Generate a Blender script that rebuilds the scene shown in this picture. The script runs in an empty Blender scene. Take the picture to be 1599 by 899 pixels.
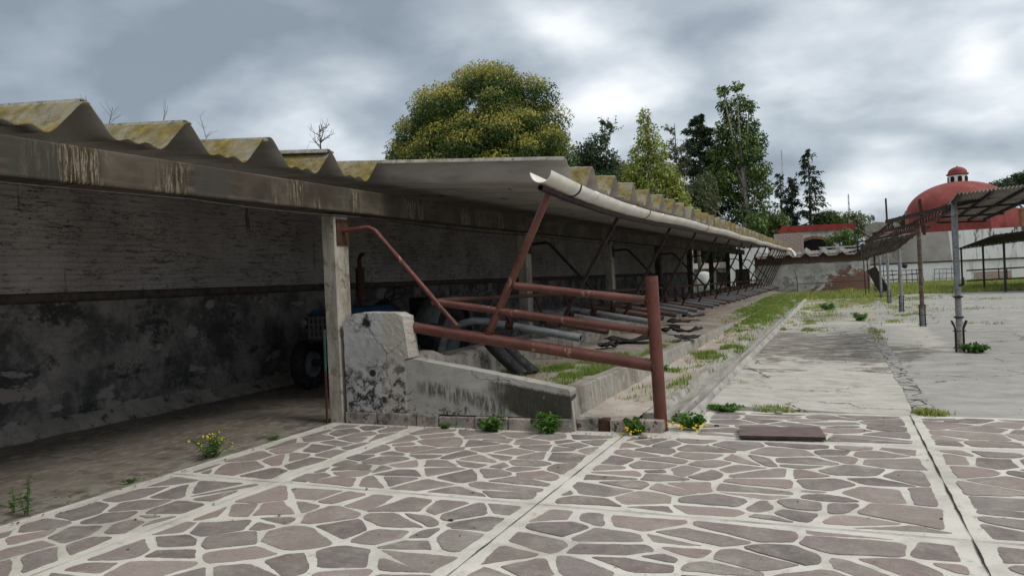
import bpy, bmesh, math, random
import numpy as np
from mathutils import Vector, Matrix, noise as mnoise
random.seed(7); RNG = np.random.default_rng(7)
S = bpy.context.scene
COL = S.collection
R_ = math.radians

# ------------------------------------------------------------------ camera
F, W, H, CH = 1163., 1599., 899., 1.6
def cam_axes(vp=(1305, 417), slope=0.045):
    p1 = np.array([(vp[0]-W/2)/F, (vp[1]-H/2)/F, 1]); p2 = np.array([-W/2/F, (vp[1]+slope*vp[0]-H/2)/F, 1])
    n = np.cross(p1, p2); n /= np.linalg.norm(n)
    if n[1] > 0: n = -n
    Y = p1/np.linalg.norm(p1)
    return np.array([np.cross(Y, n), Y, n])
RM = cam_axes()
cd = bpy.data.cameras.new('camera'); cam = bpy.data.objects.new('camera', cd); COL.objects.link(cam)
cd.sensor_width = 36; cd.lens = F/W*36; cd.clip_start = .05; cd.clip_end = 2000
m = Matrix([[RM[i][0], -RM[i][1], -RM[i][2]] for i in range(3)])
cam.matrix_world = Matrix.Translation((0, 0, CH)) @ m.to_4x4()
S.camera = cam
# survey helper: turns a photographed direction into a place on a known real plane (a wall, the ground)
def ray(px, py): return RM @ np.array([(px-W/2)/F, (py-H/2)/F, 1.])
def atz(px, py, z=0): d = ray(px, py); return Vector(np.array([0, 0, CH]) + d*(z-CH)/d[2])
def atx(px, py, x): d = ray(px, py); return Vector(np.array([0, 0, CH]) + d*x/d[0])
def aty(px, py, y): d = ray(px, py); return Vector(np.array([0, 0, CH]) + d*y/d[1])

# ------------------------------------------------------------------ node helper
class NT:
    def __init__(s, name, rough=.9, spec=.25):
        s.m = bpy.data.materials.new(name); s.m.use_nodes = True; s.t = s.m.node_tree; s.n = s.t.nodes
        s.b = s.n['Principled BSDF']; s.b.inputs['Roughness'].default_value = rough
        s.b.inputs['Specular IOR Level'].default_value = spec
        s._tc = None
    def L(s, a, b): s.t.links.new(a, b)
    def put(s, inp, v):
        if isinstance(v, bpy.types.NodeSocket): s.L(v, inp)
        elif isinstance(v, (tuple, list)) and len(v) == 3 and inp.type == 'RGBA': inp.default_value = (*v, 1)
        else: inp.default_value = v
    def obj(s):
        if not s._tc: s._tc = s.n.new('ShaderNodeTexCoord')
        return s._tc.outputs['Object']
    def pos(s): return s.n.new('ShaderNodeNewGeometry').outputs['Position']
    def sep(s, v):
        k = s.n.new('ShaderNodeSeparateXYZ'); s.L(v, k.inputs[0]); return k.outputs
    def comb(s, x=0, y=0, z=0):
        k = s.n.new('ShaderNodeCombineXYZ')
        for i, v in enumerate((x, y, z)): s.put(k.inputs[i], v)
        return k.outputs[0]
    def sc(s, v, scale):
        k = s.n.new('ShaderNodeMapping'); s.L(v, k.inputs[0]); k.inputs['Scale'].default_value = scale; return k.outputs[0]
    def noise(s, v, scale=5, det=4, rough=.6, dist=0):
        k = s.n.new('ShaderNodeTexNoise'); s.L(v, k.inputs['Vector']); k.inputs['Scale'].default_value = scale
        k.inputs['Detail'].default_value = det; k.inputs['Roughness'].default_value = rough; k.inputs['Distortion'].default_value = dist
        return k.outputs['Fac']
    def vor(s, v, scale=5, feat='DISTANCE_TO_EDGE', out='Distance'):
        k = s.n.new('ShaderNodeTexVoronoi'); k.feature = feat; s.L(v, k.inputs['Vector']); k.inputs['Scale'].default_value = scale
        return k.outputs[out]
    def brick(s, v, scale, c1, c2, cm, **kw):
        k = s.n.new('ShaderNodeTexBrick'); s.L(v, k.inputs['Vector']); k.inputs['Scale'].default_value = scale
        for nm, c in (('Color1', c1), ('Color2', c2), ('Mortar', cm)): k.inputs[nm].default_value = (*c, 1)
        k.inputs['Mortar Size'].default_value = kw.get('ms', .02); k.inputs['Brick Width'].default_value = kw.get('bw', .5); k.inputs['Row Height'].default_value = kw.get('rh', .25)
        k.inputs['Mortar Smooth'].default_value = .3
        return k.outputs
    def ramp(s, f, *st):
        k = s.n.new('ShaderNodeValToRGB'); s.L(f, k.inputs[0]); e = k.color_ramp.elements
        while len(e) < len(st): e.new(.5)
        for i, (p, c) in enumerate(st):
            e[i].position = p; e[i].color = (*c, 1) if isinstance(c, (tuple, list)) else (c, c, c, 1)
        return k.outputs[0]
    def th(s, f, a, b):   # smooth threshold 0..1
        k = s.n.new('ShaderNodeMapRange'); k.interpolation_type = 'SMOOTHSTEP'; s.L(f, k.inputs[0])
        k.inputs[1].default_value = a; k.inputs[2].default_value = b; return k.outputs[0]
    def mth(s, op, a, b=0.):
        k = s.n.new('ShaderNodeMath'); k.operation = op; s.put(k.inputs[0], a); s.put(k.inputs[1], b); return k.outputs[0]
    def mix(s, f, a, b, mode='MIX'):
        k = s.n.new('ShaderNodeMix'); k.data_type = 'RGBA'; k.blend_type = mode
        s.put(k.inputs[0], f); s.put(k.inputs[6], a); s.put(k.inputs[7], b); return k.outputs[2]
    def attr(s, nm='Col'):
        k = s.n.new('ShaderNodeAttribute'); k.attribute_name = nm; return k.outputs['Color']
    def bump(s, h, st=.3, d=.02):
        k = s.n.new('ShaderNodeBump'); s.L(h, k.inputs['Height']); k.inputs['Strength'].default_value = st; k.inputs['Distance'].default_value = d
        s.L(k.outputs[0], s.b.inputs['Normal'])
    def done(s, c):
        s.put(s.b.inputs['Base Color'], c); return s.m
def simple(name, c, rough=.7, var=.35, scale=6, bump=.15, metal=0, dirt=None):
    t = NT(name, rough); v = t.obj(); n = t.noise(v, scale, 5)
    c2 = tuple(x*(1-var) for x in c); c3 = tuple(min(1, x*(1+var*.5)) for x in c)
    col = t.ramp(n, (.3, c2), (.55, c), (.75, c3))
    if dirt: col = t.mix(t.th(t.noise(v, scale*2.3, 6, .7), .52, .66), col, dirt)
    t.bump(t.noise(v, scale*8, 3), bump, .01); t.b.inputs['Metallic'].default_value = metal
    return t.done(col)

M = {}
def mats():
    # mortar
    t = NT('mortar'); p = t.pos()
    c = t.ramp(t.noise(p, 2.2, 6, .65), (.3, (.39, .37, .33)), (.5, (.52, .50, .45)), (.7, (.58, .56, .515)))
    c = t.mix(t.th(t.noise(p, 9, 5, .7), .56, .72), c, (.33, .305, .265)); c = t.mix(t.mth('MULTIPLY', t.th(t.noise(p, .9, 7, .7), .50, .66), .55), c, (.30, .28, .24))
    c = t.mix(t.th(t.noise(p, 60, 2), .62, .75), c, (.34, .32, .29)); t.bump(t.noise(p, 45, 4), .25, .006)
    M['mortar'] = t.done(c)
    t = NT('flagstone', .8); p = t.pos()
    c = t.mix(t.th(t.noise(p, 5, 7, .72), .38, .72), t.attr(), t.mix(.55, t.attr(), (.30, .27, .245)))
    c = t.mix(t.mth('MULTIPLY', t.th(t.noise(t.sc(p, (3, 14, 1)), 2.5, 6, .75), .52, .68), .45), c, (.10, .085, .078))
    c = t.mix(t.mth('MULTIPLY', t.th(t.noise(p, 2.4, 7, .75), .50, .68), .4), c, (.40, .375, .335)); c = t.mix(t.th(t.noise(p, 28, 4, .7), .58, .78), c, (.33, .305, .27)); c = t.mix(t.th(t.noise(p, 90, 2), .6, .75), c, (.11, .095, .09))
    t.bump(t.noise(p, 16, 8, .7), .7, .008); M['stone'] = t.done(c)
    M['joint'] = simple('joint_dirt', (.035, .03, .025), .95, .5, 12)
    # dirt floor
    t = NT('dirt', .95); p = t.pos(); x, y, z = t.sep(p)
    c = t.ramp(t.noise(p, 1.3, 7, .65), (.3, (.085, .075, .062)), (.5, (.14, .122, .10)), (.7, (.20, .178, .15)))
    c = t.mix(t.th(t.noise(t.sc(p, (1, .4, 1)), 14, 5, .7), .5, .7), c, (.27, .24, .205))
    c = t.mix(t.th(t.noise(t.sc(p, (.5, 1.6, 1)), 3.3, 6, .75), .56, .66), c, (.06, .052, .042))
    c = t.mix(t.mth('MULTIPLY', t.th(x, -6.6, -5.6), t.th(t.noise(p, 5, 5), .4, .62)), c, (.27, .25, .21))  # daylight near the open front put into the floor colour
    t.bump(t.noise(p, 11, 7, .7), .5, .03); M['dirt'] = t.done(c)
    # interior wall
    t = NT('painted_brick_wall', .9); p = t.pos(); x, y, z = t.sep(p)
    up = t.ramp(t.noise(p, 1.1, 6, .6), (.3, (.29, .262, .257)), (.55, (.40, .367, .36)), (.75, (.48, .445, .435)))
    br = t.brick(t.comb(y, z, 0), 1, (1, 1, 1), (.82, .8, .8), (.35, .33, .32), ms=.012, bw=.27, rh=.078)
    up = t.mix(.16, up, br[0], 'MULTIPLY')
    up = t.mix(t.th(t.noise(t.comb(y, t.mth('MULTIPLY', z, 7), 0), 2.6, 6, .7), .54, .66), up, (.15, .13, .125))
    ln1 = t.noise(t.comb(t.mth('MULTIPLY', y, .9), t.mth('MULTIPLY', z, 9), 0), 1, 6, .62); ln2 = t.noise(t.comb(t.mth('MULTIPLY', y, 2.2), t.mth('MULTIPLY', z, 15), 6), 1, 4, .6)
    cr1 = t.th(t.mth('ABSOLUTE', t.mth('SUBTRACT', ln1, .5)), .011, .003); cr2 = t.th(t.mth('ABSOLUTE', t.mth('SUBTRACT', ln2, .5)), .014, .004)
    crack = t.mth('MAXIMUM', t.mth('MULTIPLY', cr1, t.th(t.noise(p, 1.3, 4), .42, .56)), t.mth('MULTIPLY', cr2, t.th(t.noise(p, 2.1, 4), .47, .58)))
    up = t.mix(crack, up, (.012, .01, .009))
    st = t.mth('MULTIPLY', t.th(t.noise(t.comb(y, t.mth('MULTIPLY', z, .1), 0), 4.2, 4, .7), .61, .67), t.th(t.noise(t.comb(y, z, 3.3), 1.2, 3), .42, .6))
    up = t.mix(t.mth('MULTIPLY', st, .85), up, (.016, .013, .012))
    lo = t.ramp(t.mth('ADD', t.mth('MULTIPLY', t.noise(p, 1.5, 8, .70), .82), t.mth('MULTIPLY', t.noise(p, 14, 5, .75), .18)), (.36, (.055, .053, .052)), (.46, (.105, .10, .097)), (.53, (.20, .185, .173)), (.62, (.28, .255, .235)), (.72, (.35, .32, .295)))
    lo = t.mix(t.th(t.mth('ADD', t.mth('MULTIPLY', t.noise(t.sc(p, (1, .7, 1.2)), 1.7, 8, .72), .8), t.mth('MULTIPLY', t.noise(p, 19, 4, .7), .2)), .515, .60), lo, (.05, .05, .05))
    pk = t.mth('ADD', t.noise(t.comb(y, t.mth('MULTIPLY', z, 2.2), 9), 1.1, 7, .62), t.mth('MULTIPLY', t.th(z, 1.0, .35), .07))
    lo = t.mix(t.mth('MULTIPLY', t.th(pk, .64, .655), .75), lo, (.34, .30, .27))
    c = t.mix(t.th(t.mth('ADD', z, t.mth('MULTIPLY', t.noise(p, 3, 5), .24)), 1.80, 1.76), up, lo)
    t.bump(t.mth('ADD', t.mth('MULTIPLY', br[1], -.8), t.noise(p, 9, 6, .7)), .7, .025); M['inwall'] = t.done(c)
    M['ledge'] = simple('dark_ledge', (.085, .068, .06), .9, .5, 5, .3, dirt=(.12, .095, .08))
    M['plinth'] = simple('wall_plinth', (.26, .235, .205), .95, .4, 3, .5, dirt=(.05, .045, .04))
    # beam
    t = NT('stained_concrete_beam', .9); p = t.pos(); x, y, z = t.sep(p)
    c = t.ramp(t.noise(p, 1.3, 5, .6), (.3, (.032, .025, .018)), (.5, (.064, .052, .039)), (.7, (.125, .105, .08)))
    c = t.mix(t.th(t.noise(t.sc(p, (1, .5, 5)), 3, 5, .6), .5, .7), c, (.10, .085, .065))
    s1 = t.noise(t.comb(t.mth('MULTIPLY', y, 22), t.mth('MULTIPLY', z, 1.8), 0), 1.4, 5, .75)
    zone = t.th(t.noise(t.comb(y, t.mth('MULTIPLY', z, .35), 7), 1.15, 3, .6), .49, .57)
    sw = t.ramp(s1, (.38, (.022, .016, .010)), (.51, (.07, .05, .03)), (.555, (.25, .22, .17)), (.60, (.055, .042, .03)))
    c = t.mix(zone, c, sw)
    dk = t.th(t.noise(t.comb(y, t.mth('MULTIPLY', z, .1), 2), 1.3, 2, .4), .56, .6)
    c = t.mix(t.mth('MULTIPLY', dk, .8), c, (.05, .047, .04)); t.bump(t.noise(p, 22, 5), .4, .012); M['beam'] = t.done(c)
    # column
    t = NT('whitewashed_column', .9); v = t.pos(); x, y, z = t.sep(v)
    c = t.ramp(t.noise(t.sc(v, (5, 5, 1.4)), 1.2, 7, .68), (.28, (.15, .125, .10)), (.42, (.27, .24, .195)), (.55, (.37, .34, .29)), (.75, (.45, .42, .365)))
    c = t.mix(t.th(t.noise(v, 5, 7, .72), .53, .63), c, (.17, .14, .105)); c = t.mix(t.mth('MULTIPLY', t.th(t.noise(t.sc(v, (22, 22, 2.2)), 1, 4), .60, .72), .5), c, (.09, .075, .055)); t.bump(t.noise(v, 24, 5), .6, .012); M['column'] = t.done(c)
    M['darkconc'] = simple('backlit_concrete', (.05, .045, .04), .95, .5, 3, .3, dirt=(.11, .10, .085))  # far columns: their backlit shade is put into the colour
    # pier plaster + sloped wall
    def plaster(name, kind):
        t = NT(name, .9); p = t.pos(); x, y, z = t.sep(p)
        c = t.ramp(t.noise(p, 2.5, 6, .65), *((.3, (.30, .295, .29)), (.5, (.40, .395, .395)), (.72, (.47, .465, .465))) if kind == 'pier' else ((.3, (.25, .235, .21)), (.5, (.335, .32, .29)), (.72, (.40, .385, .355))))
        bl = t.noise(p, 8, 7, .75, .3); fine = t.noise(t.comb(t.mth('MULTIPLY', x, 34), y, t.mth('MULTIPLY', z, 5)), 1, 4, .7)
        if kind == 'pier':
            c = t.mix(t.mth('MULTIPLY', t.th(t.mth('ADD', x, t.mth('MULTIPLY', t.noise(p, 4, 4), .1)), -4.86, -4.80), .8), c, (.40, .365, .31))
            zz = t.mth('ADD', z, t.mth('MULTIPLY', t.noise(p, 3, 4), .5))
            lowm = t.th(zz, 1.12, .74)
            c = t.mix(t.mth('MULTIPLY', lowm, t.th(bl, .46, .57)), c, (.035, .035, .03))
            mid = t.mth('MULTIPLY', t.th(t.noise(p, 2.2, 3), .54, .62), t.th(bl, .5, .62))
            c = t.mix(t.mth('MULTIPLY', mid, .7), c, (.10, .10, .09))
            # black scorch blot
            d = t.n.new('ShaderNodeVectorMath'); d.operation = 'DISTANCE'; t.L(t.comb(x, 0, z), d.inputs[0]); d.inputs[1].default_value = (-5.10, 0, 1.19)
            c = t.mix(t.th(t.mth('ADD', d.outputs['Value'], t.mth('MULTIPLY', t.noise(p, 13, 4), .22)), .215, .15), c, (.02, .02, .022))
            d2 = t.n.new('ShaderNodeVectorMath'); d2.operation = 'DISTANCE'; t.L(t.comb(x, 0, z), d2.inputs[0]); d2.inputs[1].default_value = (-5.04, 0, .60)
            c = t.mix(t.th(d2.outputs['Value'], .05, .035), c, (.03, .022, .015))
        else:
            dep = t.mth('SUBTRACT', t.mth('SUBTRACT', .0, t.mth('MULTIPLY', x, .17)), z)      # depth below the sloping top edge
            wob = t.mth('MULTIPLY', t.mth('SUBTRACT', t.noise(p, 3.2, 5), .5), .3)
            rt = t.th(t.mth('ADD', t.mth('ADD', x, t.mth('MULTIPLY', wob, 2.6)), t.mth('MULTIPLY', fine, .45)), -3.45, -3.0)
            rm = t.mth('MULTIPLY', t.mth('MULTIPLY', rt, t.th(t.mth('ADD', dep, t.mth('MULTIPLY', fine, .05)), .075, .11)), t.th(t.mth('ADD', z, t.mth('MULTIPLY', t.th(x, -3.1, -3.5), -.14)), .10, .15))
            lm = t.mth('MULTIPLY', t.mth('MULTIPLY', t.th(t.mth('ADD', dep, t.mth('MULTIPLY', wob, .5)), .20, .29), t.th(t.mth('ADD', dep, wob), .46, .36)), t.mth('MULTIPLY', t.th(fine, .36, .6), .85))
            mould = t.mth('MAXIMUM', rm, t.mth('MULTIPLY', lm, t.th(x, -4.55, -4.3)))
            mould = t.mth('MAXIMUM', mould, t.mth('MULTIPLY', t.th(z, .30, .15), t.th(bl, .52, .6)))
            c = t.mix(t.mth('MULTIPLY', mould, .95), c, t.ramp(fine, (.3, (.022, .021, .014)), (.7, (.05, .047, .033))))
        ck = t.mth('MULTIPLY', t.th(t.vor(t.comb(t.mth('ADD', x, t.mth('MULTIPLY', t.noise(p, 4, 5), .3)), y, t.mth('ADD', z, t.mth('MULTIPLY', t.noise(p, 5, 5), .3))), 1.7), .010, .003), t.th(t.noise(p, 1.9, 3), .46, .54))
        c = t.mix(t.mth('MULTIPLY', ck, .8), c, (.06, .055, .05))
        fl = t.th(t.noise(p, 4.6, 7, .7), .625, .64); c = t.mix(t.mth('MULTIPLY', fl, .6), c, (.25, .22, .18))
        t.bump(t.mth('SUBTRACT', t.mth('SUBTRACT', t.noise(p, 26, 6, .7), t.mth('MULTIPLY', fl, .6)), ck), .55, .012); return t.done(c)
    M['pier'] = plaster('pier_plaster', 'pier'); M['slope'] = plaster('mouldy_render', 'slope')
    t = NT('base_stone', .95); p = t.pos()
    c = t.ramp(t.noise(p, 3.5, 6, .7), (.32, (.08, .07, .06)), (.46, (.24, .215, .19)), (.6, (.36, .29, .255)), (.75, (.44, .41, .37)))
    c = t.mix(t.th(t.noise(p, 11, 6, .75), .54, .62), c, (.045, .045, .035)); t.bump(t.noise(p, 14, 6, .7), .8, .03); M['basestone'] = t.done(c)
    # kerb
    t = NT('kerb_concrete', .9); p = t.pos(); x, y, z = t.sep(p)
    c = t.ramp(t.noise(t.comb(x, t.mth('MULTIPLY', y, 20), t.mth('MULTIPLY', z, 3)), 1, 4, .6), (.3, (.21, .19, .16)), (.55, (.32, .30, .265)), (.75, (.40, .38, .34)))
    c = t.mix(t.th(t.noise(p, 2.2, 7, .72), .5, .62), c, (.19, .165, .13)); t.bump(t.noise(p, 12, 6, .7), .7, .03); M['kerb'] = t.done(c)
    # lane
    t = NT('worn_lane', .95); p = t.pos()
    c = t.ramp(t.noise(p, 1.6, 7, .68), (.3, (.24, .20, .165)), (.48, (.36, .31, .265)), (.62, (.44, .395, .35)), (.78, (.47, .46, .43)))
    c = t.mix(t.th(t.noise(t.sc(p, (1, .5, 1)), 6, 6, .72), .58, .66), c, (.19, .155, .12)); t.bump(t.noise(p, 9, 7, .7), .6, .03); M['lane'] = t.done(c)
    t = NT('trough_earth', .95); p = t.pos()
    c = t.ramp(t.noise(p, 1.2, 7, .68), (.3, (.16, .13, .105)), (.5, (.27, .235, .20)), (.68, (.35, .31, .275)))
    c = t.mix(t.th(t.noise(p, 5, 6, .72), .6, .68), c, (.10, .085, .07)); t.bump(t.noise(p, 7, 7, .7), .6, .04); M['earth'] = t.done(c)
    t = NT('channel_concrete', .9); p = t.pos()
    c = t.ramp(t.noise(t.sc(p, (3, .35, 1)), 3, 6, .7), (.3, (.17, .155, .14)), (.5, (.27, .255, .235)), (.72, (.37, .355, .33)))
    c = t.mix(t.th(t.noise(p, 7, 5), .6, .68), c, (.12, .105, .09)); t.bump(t.noise(p, 15, 6, .7), .5, .015); M['channel'] = t.done(c)
    M['chedge'] = simple('channel_edge', (.36, .345, .31), .95, .35, 2.5, .5, dirt=(.22, .20, .17))
    # yard
    t = NT('yard_concrete', .92); p = t.pos(); x, y, z = t.sep(p)
    w1 = t.noise(p, .9, 5, .6); jit = t.mth('MULTIPLY', t.mth('SUBTRACT', t.noise(p, 1.1, 8, .68), .5), 2.6)
    xj = t.mth('ADD', x, t.mth('MULTIPLY', jit, .3)); yj = t.mth('ADD', y, t.mth('MULTIPLY', jit, 5.5))
    stre = t.noise(t.sc(p, (.9, 1.8, 1)), 2.4, 9, .76)
    pale = t.ramp(stre, (.30, (.25, .235, .205)), (.47, (.39, .372, .335)), (.7, (.50, .482, .44)))
    grey = t.ramp(t.noise(t.sc(p, (.9, 1.3, 1)), 1.6, 9, .75), (.3, (.21, .204, .19)), (.5, (.30, .292, .272)), (.7, (.385, .373, .345)))
    dark = t.ramp(stre, (.36, (.095, .08, .065)), (.49, (.16, .14, .115)), (.56, (.30, .28, .25)), (.66, (.43, .41, .37)))
    leftm = t.mth('MULTIPLY', t.th(x, .78, .74), 1)
    c = t.mix(leftm, grey, pale)
    pb = t.mth('MULTIPLY', t.th(yj, 13.3, 13.9), t.th(yj, 20.6, 19.6)); c = t.mix(t.mth('MULTIPLY', pb, t.mth('MULTIPLY', t.th(xj, 1.75, 1.45), .9)), c, dark)
    px_ = t.mth('MULTIPLY', t.mth('MULTIPLY', t.th(yj, 15.6, 16), t.th(yj, 23, 22.4)), t.mth('MULTIPLY', t.th(x, .8, .85), t.th(xj, 2.1, 1.8))); c = t.mix(px_, c, pale)
    gb = t.mth('MULTIPLY', t.th(yj, 24.5, 25.5), t.th(xj, -.8, -.3)); c = t.mix(t.mth('MULTIPLY', gb, leftm), c, grey)
    rs = t.mth('MULTIPLY', t.th(y, 24, 24.3), t.th(t.noise(p, .5, 6, .65), .46, .6)); c = t.mix(t.mth('MULTIPLY', rs, t.th(x, 1.3, 1)), c, (.33, .30, .22))
    # cracks
    cv = t.comb(t.mth('ADD', x, t.mth('MULTIPLY', t.noise(p, 2.2, 5), .7)), t.mth('ADD', t.mth('MULTIPLY', y, .9), t.mth('MULTIPLY', t.noise(p, 2.7, 5), .9)), 0)
    cr = t.mth('MULTIPLY', t.th(t.vor(cv, .33), .007, .002), t.th(t.noise(p, .8, 2), .46, .54))
    c = t.mix(t.mth('MULTIPLY', cr, .85), c, (.05, .045, .04))
    cv2 = t.comb(t.mth('ADD', x, t.mth('MULTIPLY', t.noise(p, 3.3, 6), .45)), t.mth('ADD', y, t.mth('MULTIPLY', t.noise(p, 3.9, 6), .6)), 3)
    cr2 = t.mth('MULTIPLY', t.th(t.vor(cv2, .8), .011, .003), t.th(t.noise(p, .45, 3), .52, .58)); c = t.mix(t.mth('MULTIPLY', cr2, .8), c, (.05, .045, .04))
    c = t.mix(t.mth('MULTIPLY', t.th(t.noise(t.sc(p, (.8, .5, 1)), .7, 7, .7), .52, .62), .35), c, (.19, .175, .15))
    bl = t.th(t.noise(t.sc(p, (.7, 1.6, 1)), 3.5, 8, .78), .56, .68); c = t.mix(t.mth('MULTIPLY', bl, .5), c, (.19, .18, .165))
    t.bump(t.mth('SUBTRACT', t.noise(p, 12, 6, .7), t.mth('MULTIPLY', cr, 2)), .45, .012); M['yard'] = t.done(c)
    t = NT('broken_strip', .95); p = t.pos()
    c = t.ramp(t.noise(p, 7, 5, .7), (.35, (.2, .19, .175)), (.6, (.36, .35, .33))); cr = t.th(t.vor(p, 4.5), .06, .015)
    c = t.mix(cr, c, (.05, .045, .038)); t.bump(t.mth('SUBTRACT', t.noise(p, 14, 5), cr), .7, .02); M['strip'] = t.done(c)
    # far ground
    t = NT('far_ground', .95); p = t.pos()
    c = t.ramp(t.noise(p, .35, 8, .7), (.35, (.05, .065, .018)), (.5, (.10, .11, .035)), (.65, (.17, .15, .085))); M['ground'] = t.done(c)
    # fibre-cement
    t = NT('fibre_cement_top', .95); p = t.obj()
    c = t.ramp(t.noise(p, 2, 6, .7), (.3, (.11, .10, .07)), (.5, (.22, .205, .16)), (.72, (.32, .30, .25)))
    c = t.mix(t.th(t.noise(p, 3.1, 7, .72), .34, .58), c, t.ramp(t.noise(p, 9, 4), (.35, (.10, .078, .02)), (.65, (.22, .165, .045))))
    c = t.mix(t.th(t.noise(p, 13, 5, .7), .6, .7), c, (.05, .045, .03)); t.bump(t.noise(p, 30, 5), .5, .01); M['sheet_top'] = t.done(c)
    t = NT('fibre_cement_under', .9); p = t.obj()
    c = t.ramp(t.noise(t.sc(p, (.5, 2.5, 1)), 2, 6, .65), (.3, (.28, .258, .24)), (.5, (.42, .395, .375)), (.72, (.52, .495, .475)))
    c = t.mix(t.th(t.noise(p, 2.4, 7, .7), .60, .70), c, (.10, .075, .05)); t.bump(t.noise(p, 30, 4), .25, .006); M['sheet_under'] = t.done(c)
    M['sheet_ridge'] = simple('worn_ridge', (.42, .40, .35), .9, .4, 9, .3, dirt=(.20, .17, .10))
    # metals
    t = NT('red_oxide_paint', .55, .4); v = t.obj()
    c = t.ramp(t.noise(v, 3, 5, .6), (.3, (.075, .025, .018)), (.55, (.122, .040, .029)), (.78, (.16, .062, .047)))
    c = t.mix(t.th(t.noise(t.sc(v, (5, 5, 1.2)), 2.2, 4, .6), .655, .675), c, (.24, .15, .115))
    c = t.mix(t.th(t.noise(v, 6, 7, .75), .60, .66), c, (.05, .022, .016))
    c = t.mix(t.th(t.noise(v, 24, 5, .7), .63, .72), c, (.06, .025, .018)); t.bump(t.noise(v, 18, 6, .7), .35, .006); t.L(t.th(t.noise(v, 5, 5), .2, .9), t.b.inputs['Roughness']); M['red'] = t.done(c)
    M['darkred'] = simple('backlit_red_paint', (.032, .019, .017), .75, .5, 5, .2, dirt=(.055, .032, .024))  # red paint darkened, backlit shade of the struts put into the colour
    M['rust'] = simple('rust', (.07, .033, .022), .9, .5, 14, .4, dirt=(.035, .02, .015))
    M['dkmetal'] = simple('dark_metal', (.035, .032, .032), .7, .5, 9, .2, dirt=(.07, .05, .04))
    t = NT('galvanized_weathered', .5, .4); v = t.obj()
    c = t.ramp(t.noise(t.sc(v, (1, 4, 4)), 3, 6, .7), (.3, (.13, .14, .15)), (.52, (.24, .255, .265)), (.72, (.37, .375, .37)))
    c = t.mix(t.th(t.noise(t.sc(v, (.8, 3, 3)), 2.2, 6, .7), .58, .66), c, (.13, .065, .04)); t.b.inputs['Metallic'].default_value = .25
    t.bump(t.noise(v, 30, 4), .2, .005); M['galv'] = t.done(c)
    t = NT('dull_steel_pipe', .6, .3); v = t.obj()
    c = t.ramp(t.noise(t.sc(v, (1, 4, 4)), 3, 6, .7), (.3, (.085, .085, .09)), (.52, (.15, .155, .165)), (.72, (.24, .24, .24)))
    c = t.mix(t.th(t.noise(t.sc(v, (.8, 3, 3)), 2.2, 6, .7), .56, .64), c, (.10, .055, .04)); M['galv2'] = t.done(c)
    t = NT('rusty_stall_pipe', .65); v = t.obj()
    c = t.ramp(t.noise(t.sc(v, (1, 4, 4)), 2.4, 6, .7), (.35, (.07, .035, .026)), (.5, (.13, .08, .062)), (.6, (.17, .16, .155)), (.75, (.26, .26, .26)))
    t.bump(t.noise(v, 30, 4), .25, .005); M['rustpipe'] = t.done(c)
    M['bore'] = simple('pipe_bore', (.02, .015, .013), .95, .4)
    t = NT('aged_white_pvc', .45, .45); p = t.pos()
    c = t.ramp(t.noise(p, 2.4, 5, .6), (.3, (.64, .60, .52)), (.55, (.78, .745, .68)), (.75, (.82, .80, .74)))
    c = t.mix(t.th(t.noise(t.sc(p, (1, 1, 4)), 4, 6, .7), .60, .74), c, (.36, .31, .23)); M['pvc'] = t.done(c)
    M['slab'] = simple('reddish_slab', (.135, .098, .092), .8, .25, 9, .3)
    M['slabedge'] = simple('slab_side', (.05, .038, .036), .9, .3, 12, .5)  # darker than the top: shadow of the undercut front put into the colour
    M['rubber'] = simple('old_black_rubber', (.022, .022, .024), .75, .5, 6, .3, dirt=(.06, .056, .05))
    M['blue'] = simple('faded_blue_paint', (.018, .06, .14), .5, .4, 4, .1, dirt=(.05, .045, .04))
    M['grille'] = simple('pale_grille_paint', (.11, .11, .105), .6, .3, 8)
    M['lamp'] = simple('lamp_lens', (.14, .14, .135), .1, .2, 8, 0)
    M['greypaint'] = simple('grey_fender_paint', (.17, .19, .195), .6, .4, 3, .1, dirt=(.08, .075, .07))
    M['green'] = simple('faded_green_paint', (.035, .10, .08), .7, .4, 6, .2, dirt=(.10, .06, .04))
    # far buildings
    def white(name, grime, dens=.5):
        t = NT(name, .9); p = t.pos(); x, y, z = t.sep(p)
        c = t.ramp(t.noise(p, .5, 6, .65), (.3, (.70, .695, .68)), (.5, (.81, .805, .79)), (.7, (.86, .855, .84)))
        s = t.noise(t.comb(t.mth('MULTIPLY', x, 2.3), y, t.mth('MULTIPLY', z, .35)), 1, 5, .7)
        c = t.mix(t.mth('MULTIPLY', t.th(s, .52, .64), dens), c, grime)
        t.bump(t.noise(p, 5, 5), .3, .03); return t, c, (x, y, z, p)
    t, c, q = white('whitewash_wall', (.34, .32, .29)); M['white'] = t.done(c)
    t, c, (x, y, z, p) = white('chapel_wash', (.16, .15, .135), .55)
    mo = t.mth('MULTIPLY', t.th(t.noise(t.comb(t.mth('MULTIPLY', x, 1.8), 0, t.mth('MULTIPLY', z, .3)), 1, 3, .6), .52, .6), t.th(z, 2.3, 3.6))
    mo = t.mth('MULTIPLY', mo, t.th(x, 10.2, 10.9)); c = t.mix(t.mth('MULTIPLY', mo, .9), c, (.05, .048, .04))
    bare = t.mth('MULTIPLY', t.th(t.mth('ADD', x, t.mth('MULTIPLY', z, .08)), 9.62, 9.58), t.th(z, 4.9, 4.5))
    pl = t.ramp(t.noise(p, .8, 6, .65), (.3, (.31, .285, .26)), (.7, (.45, .42, .385))); c = t.mix(bare, c, pl); M['chapel'] = t.done(c)
    t = NT('red_dome_paint', .7); p = t.pos()
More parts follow.
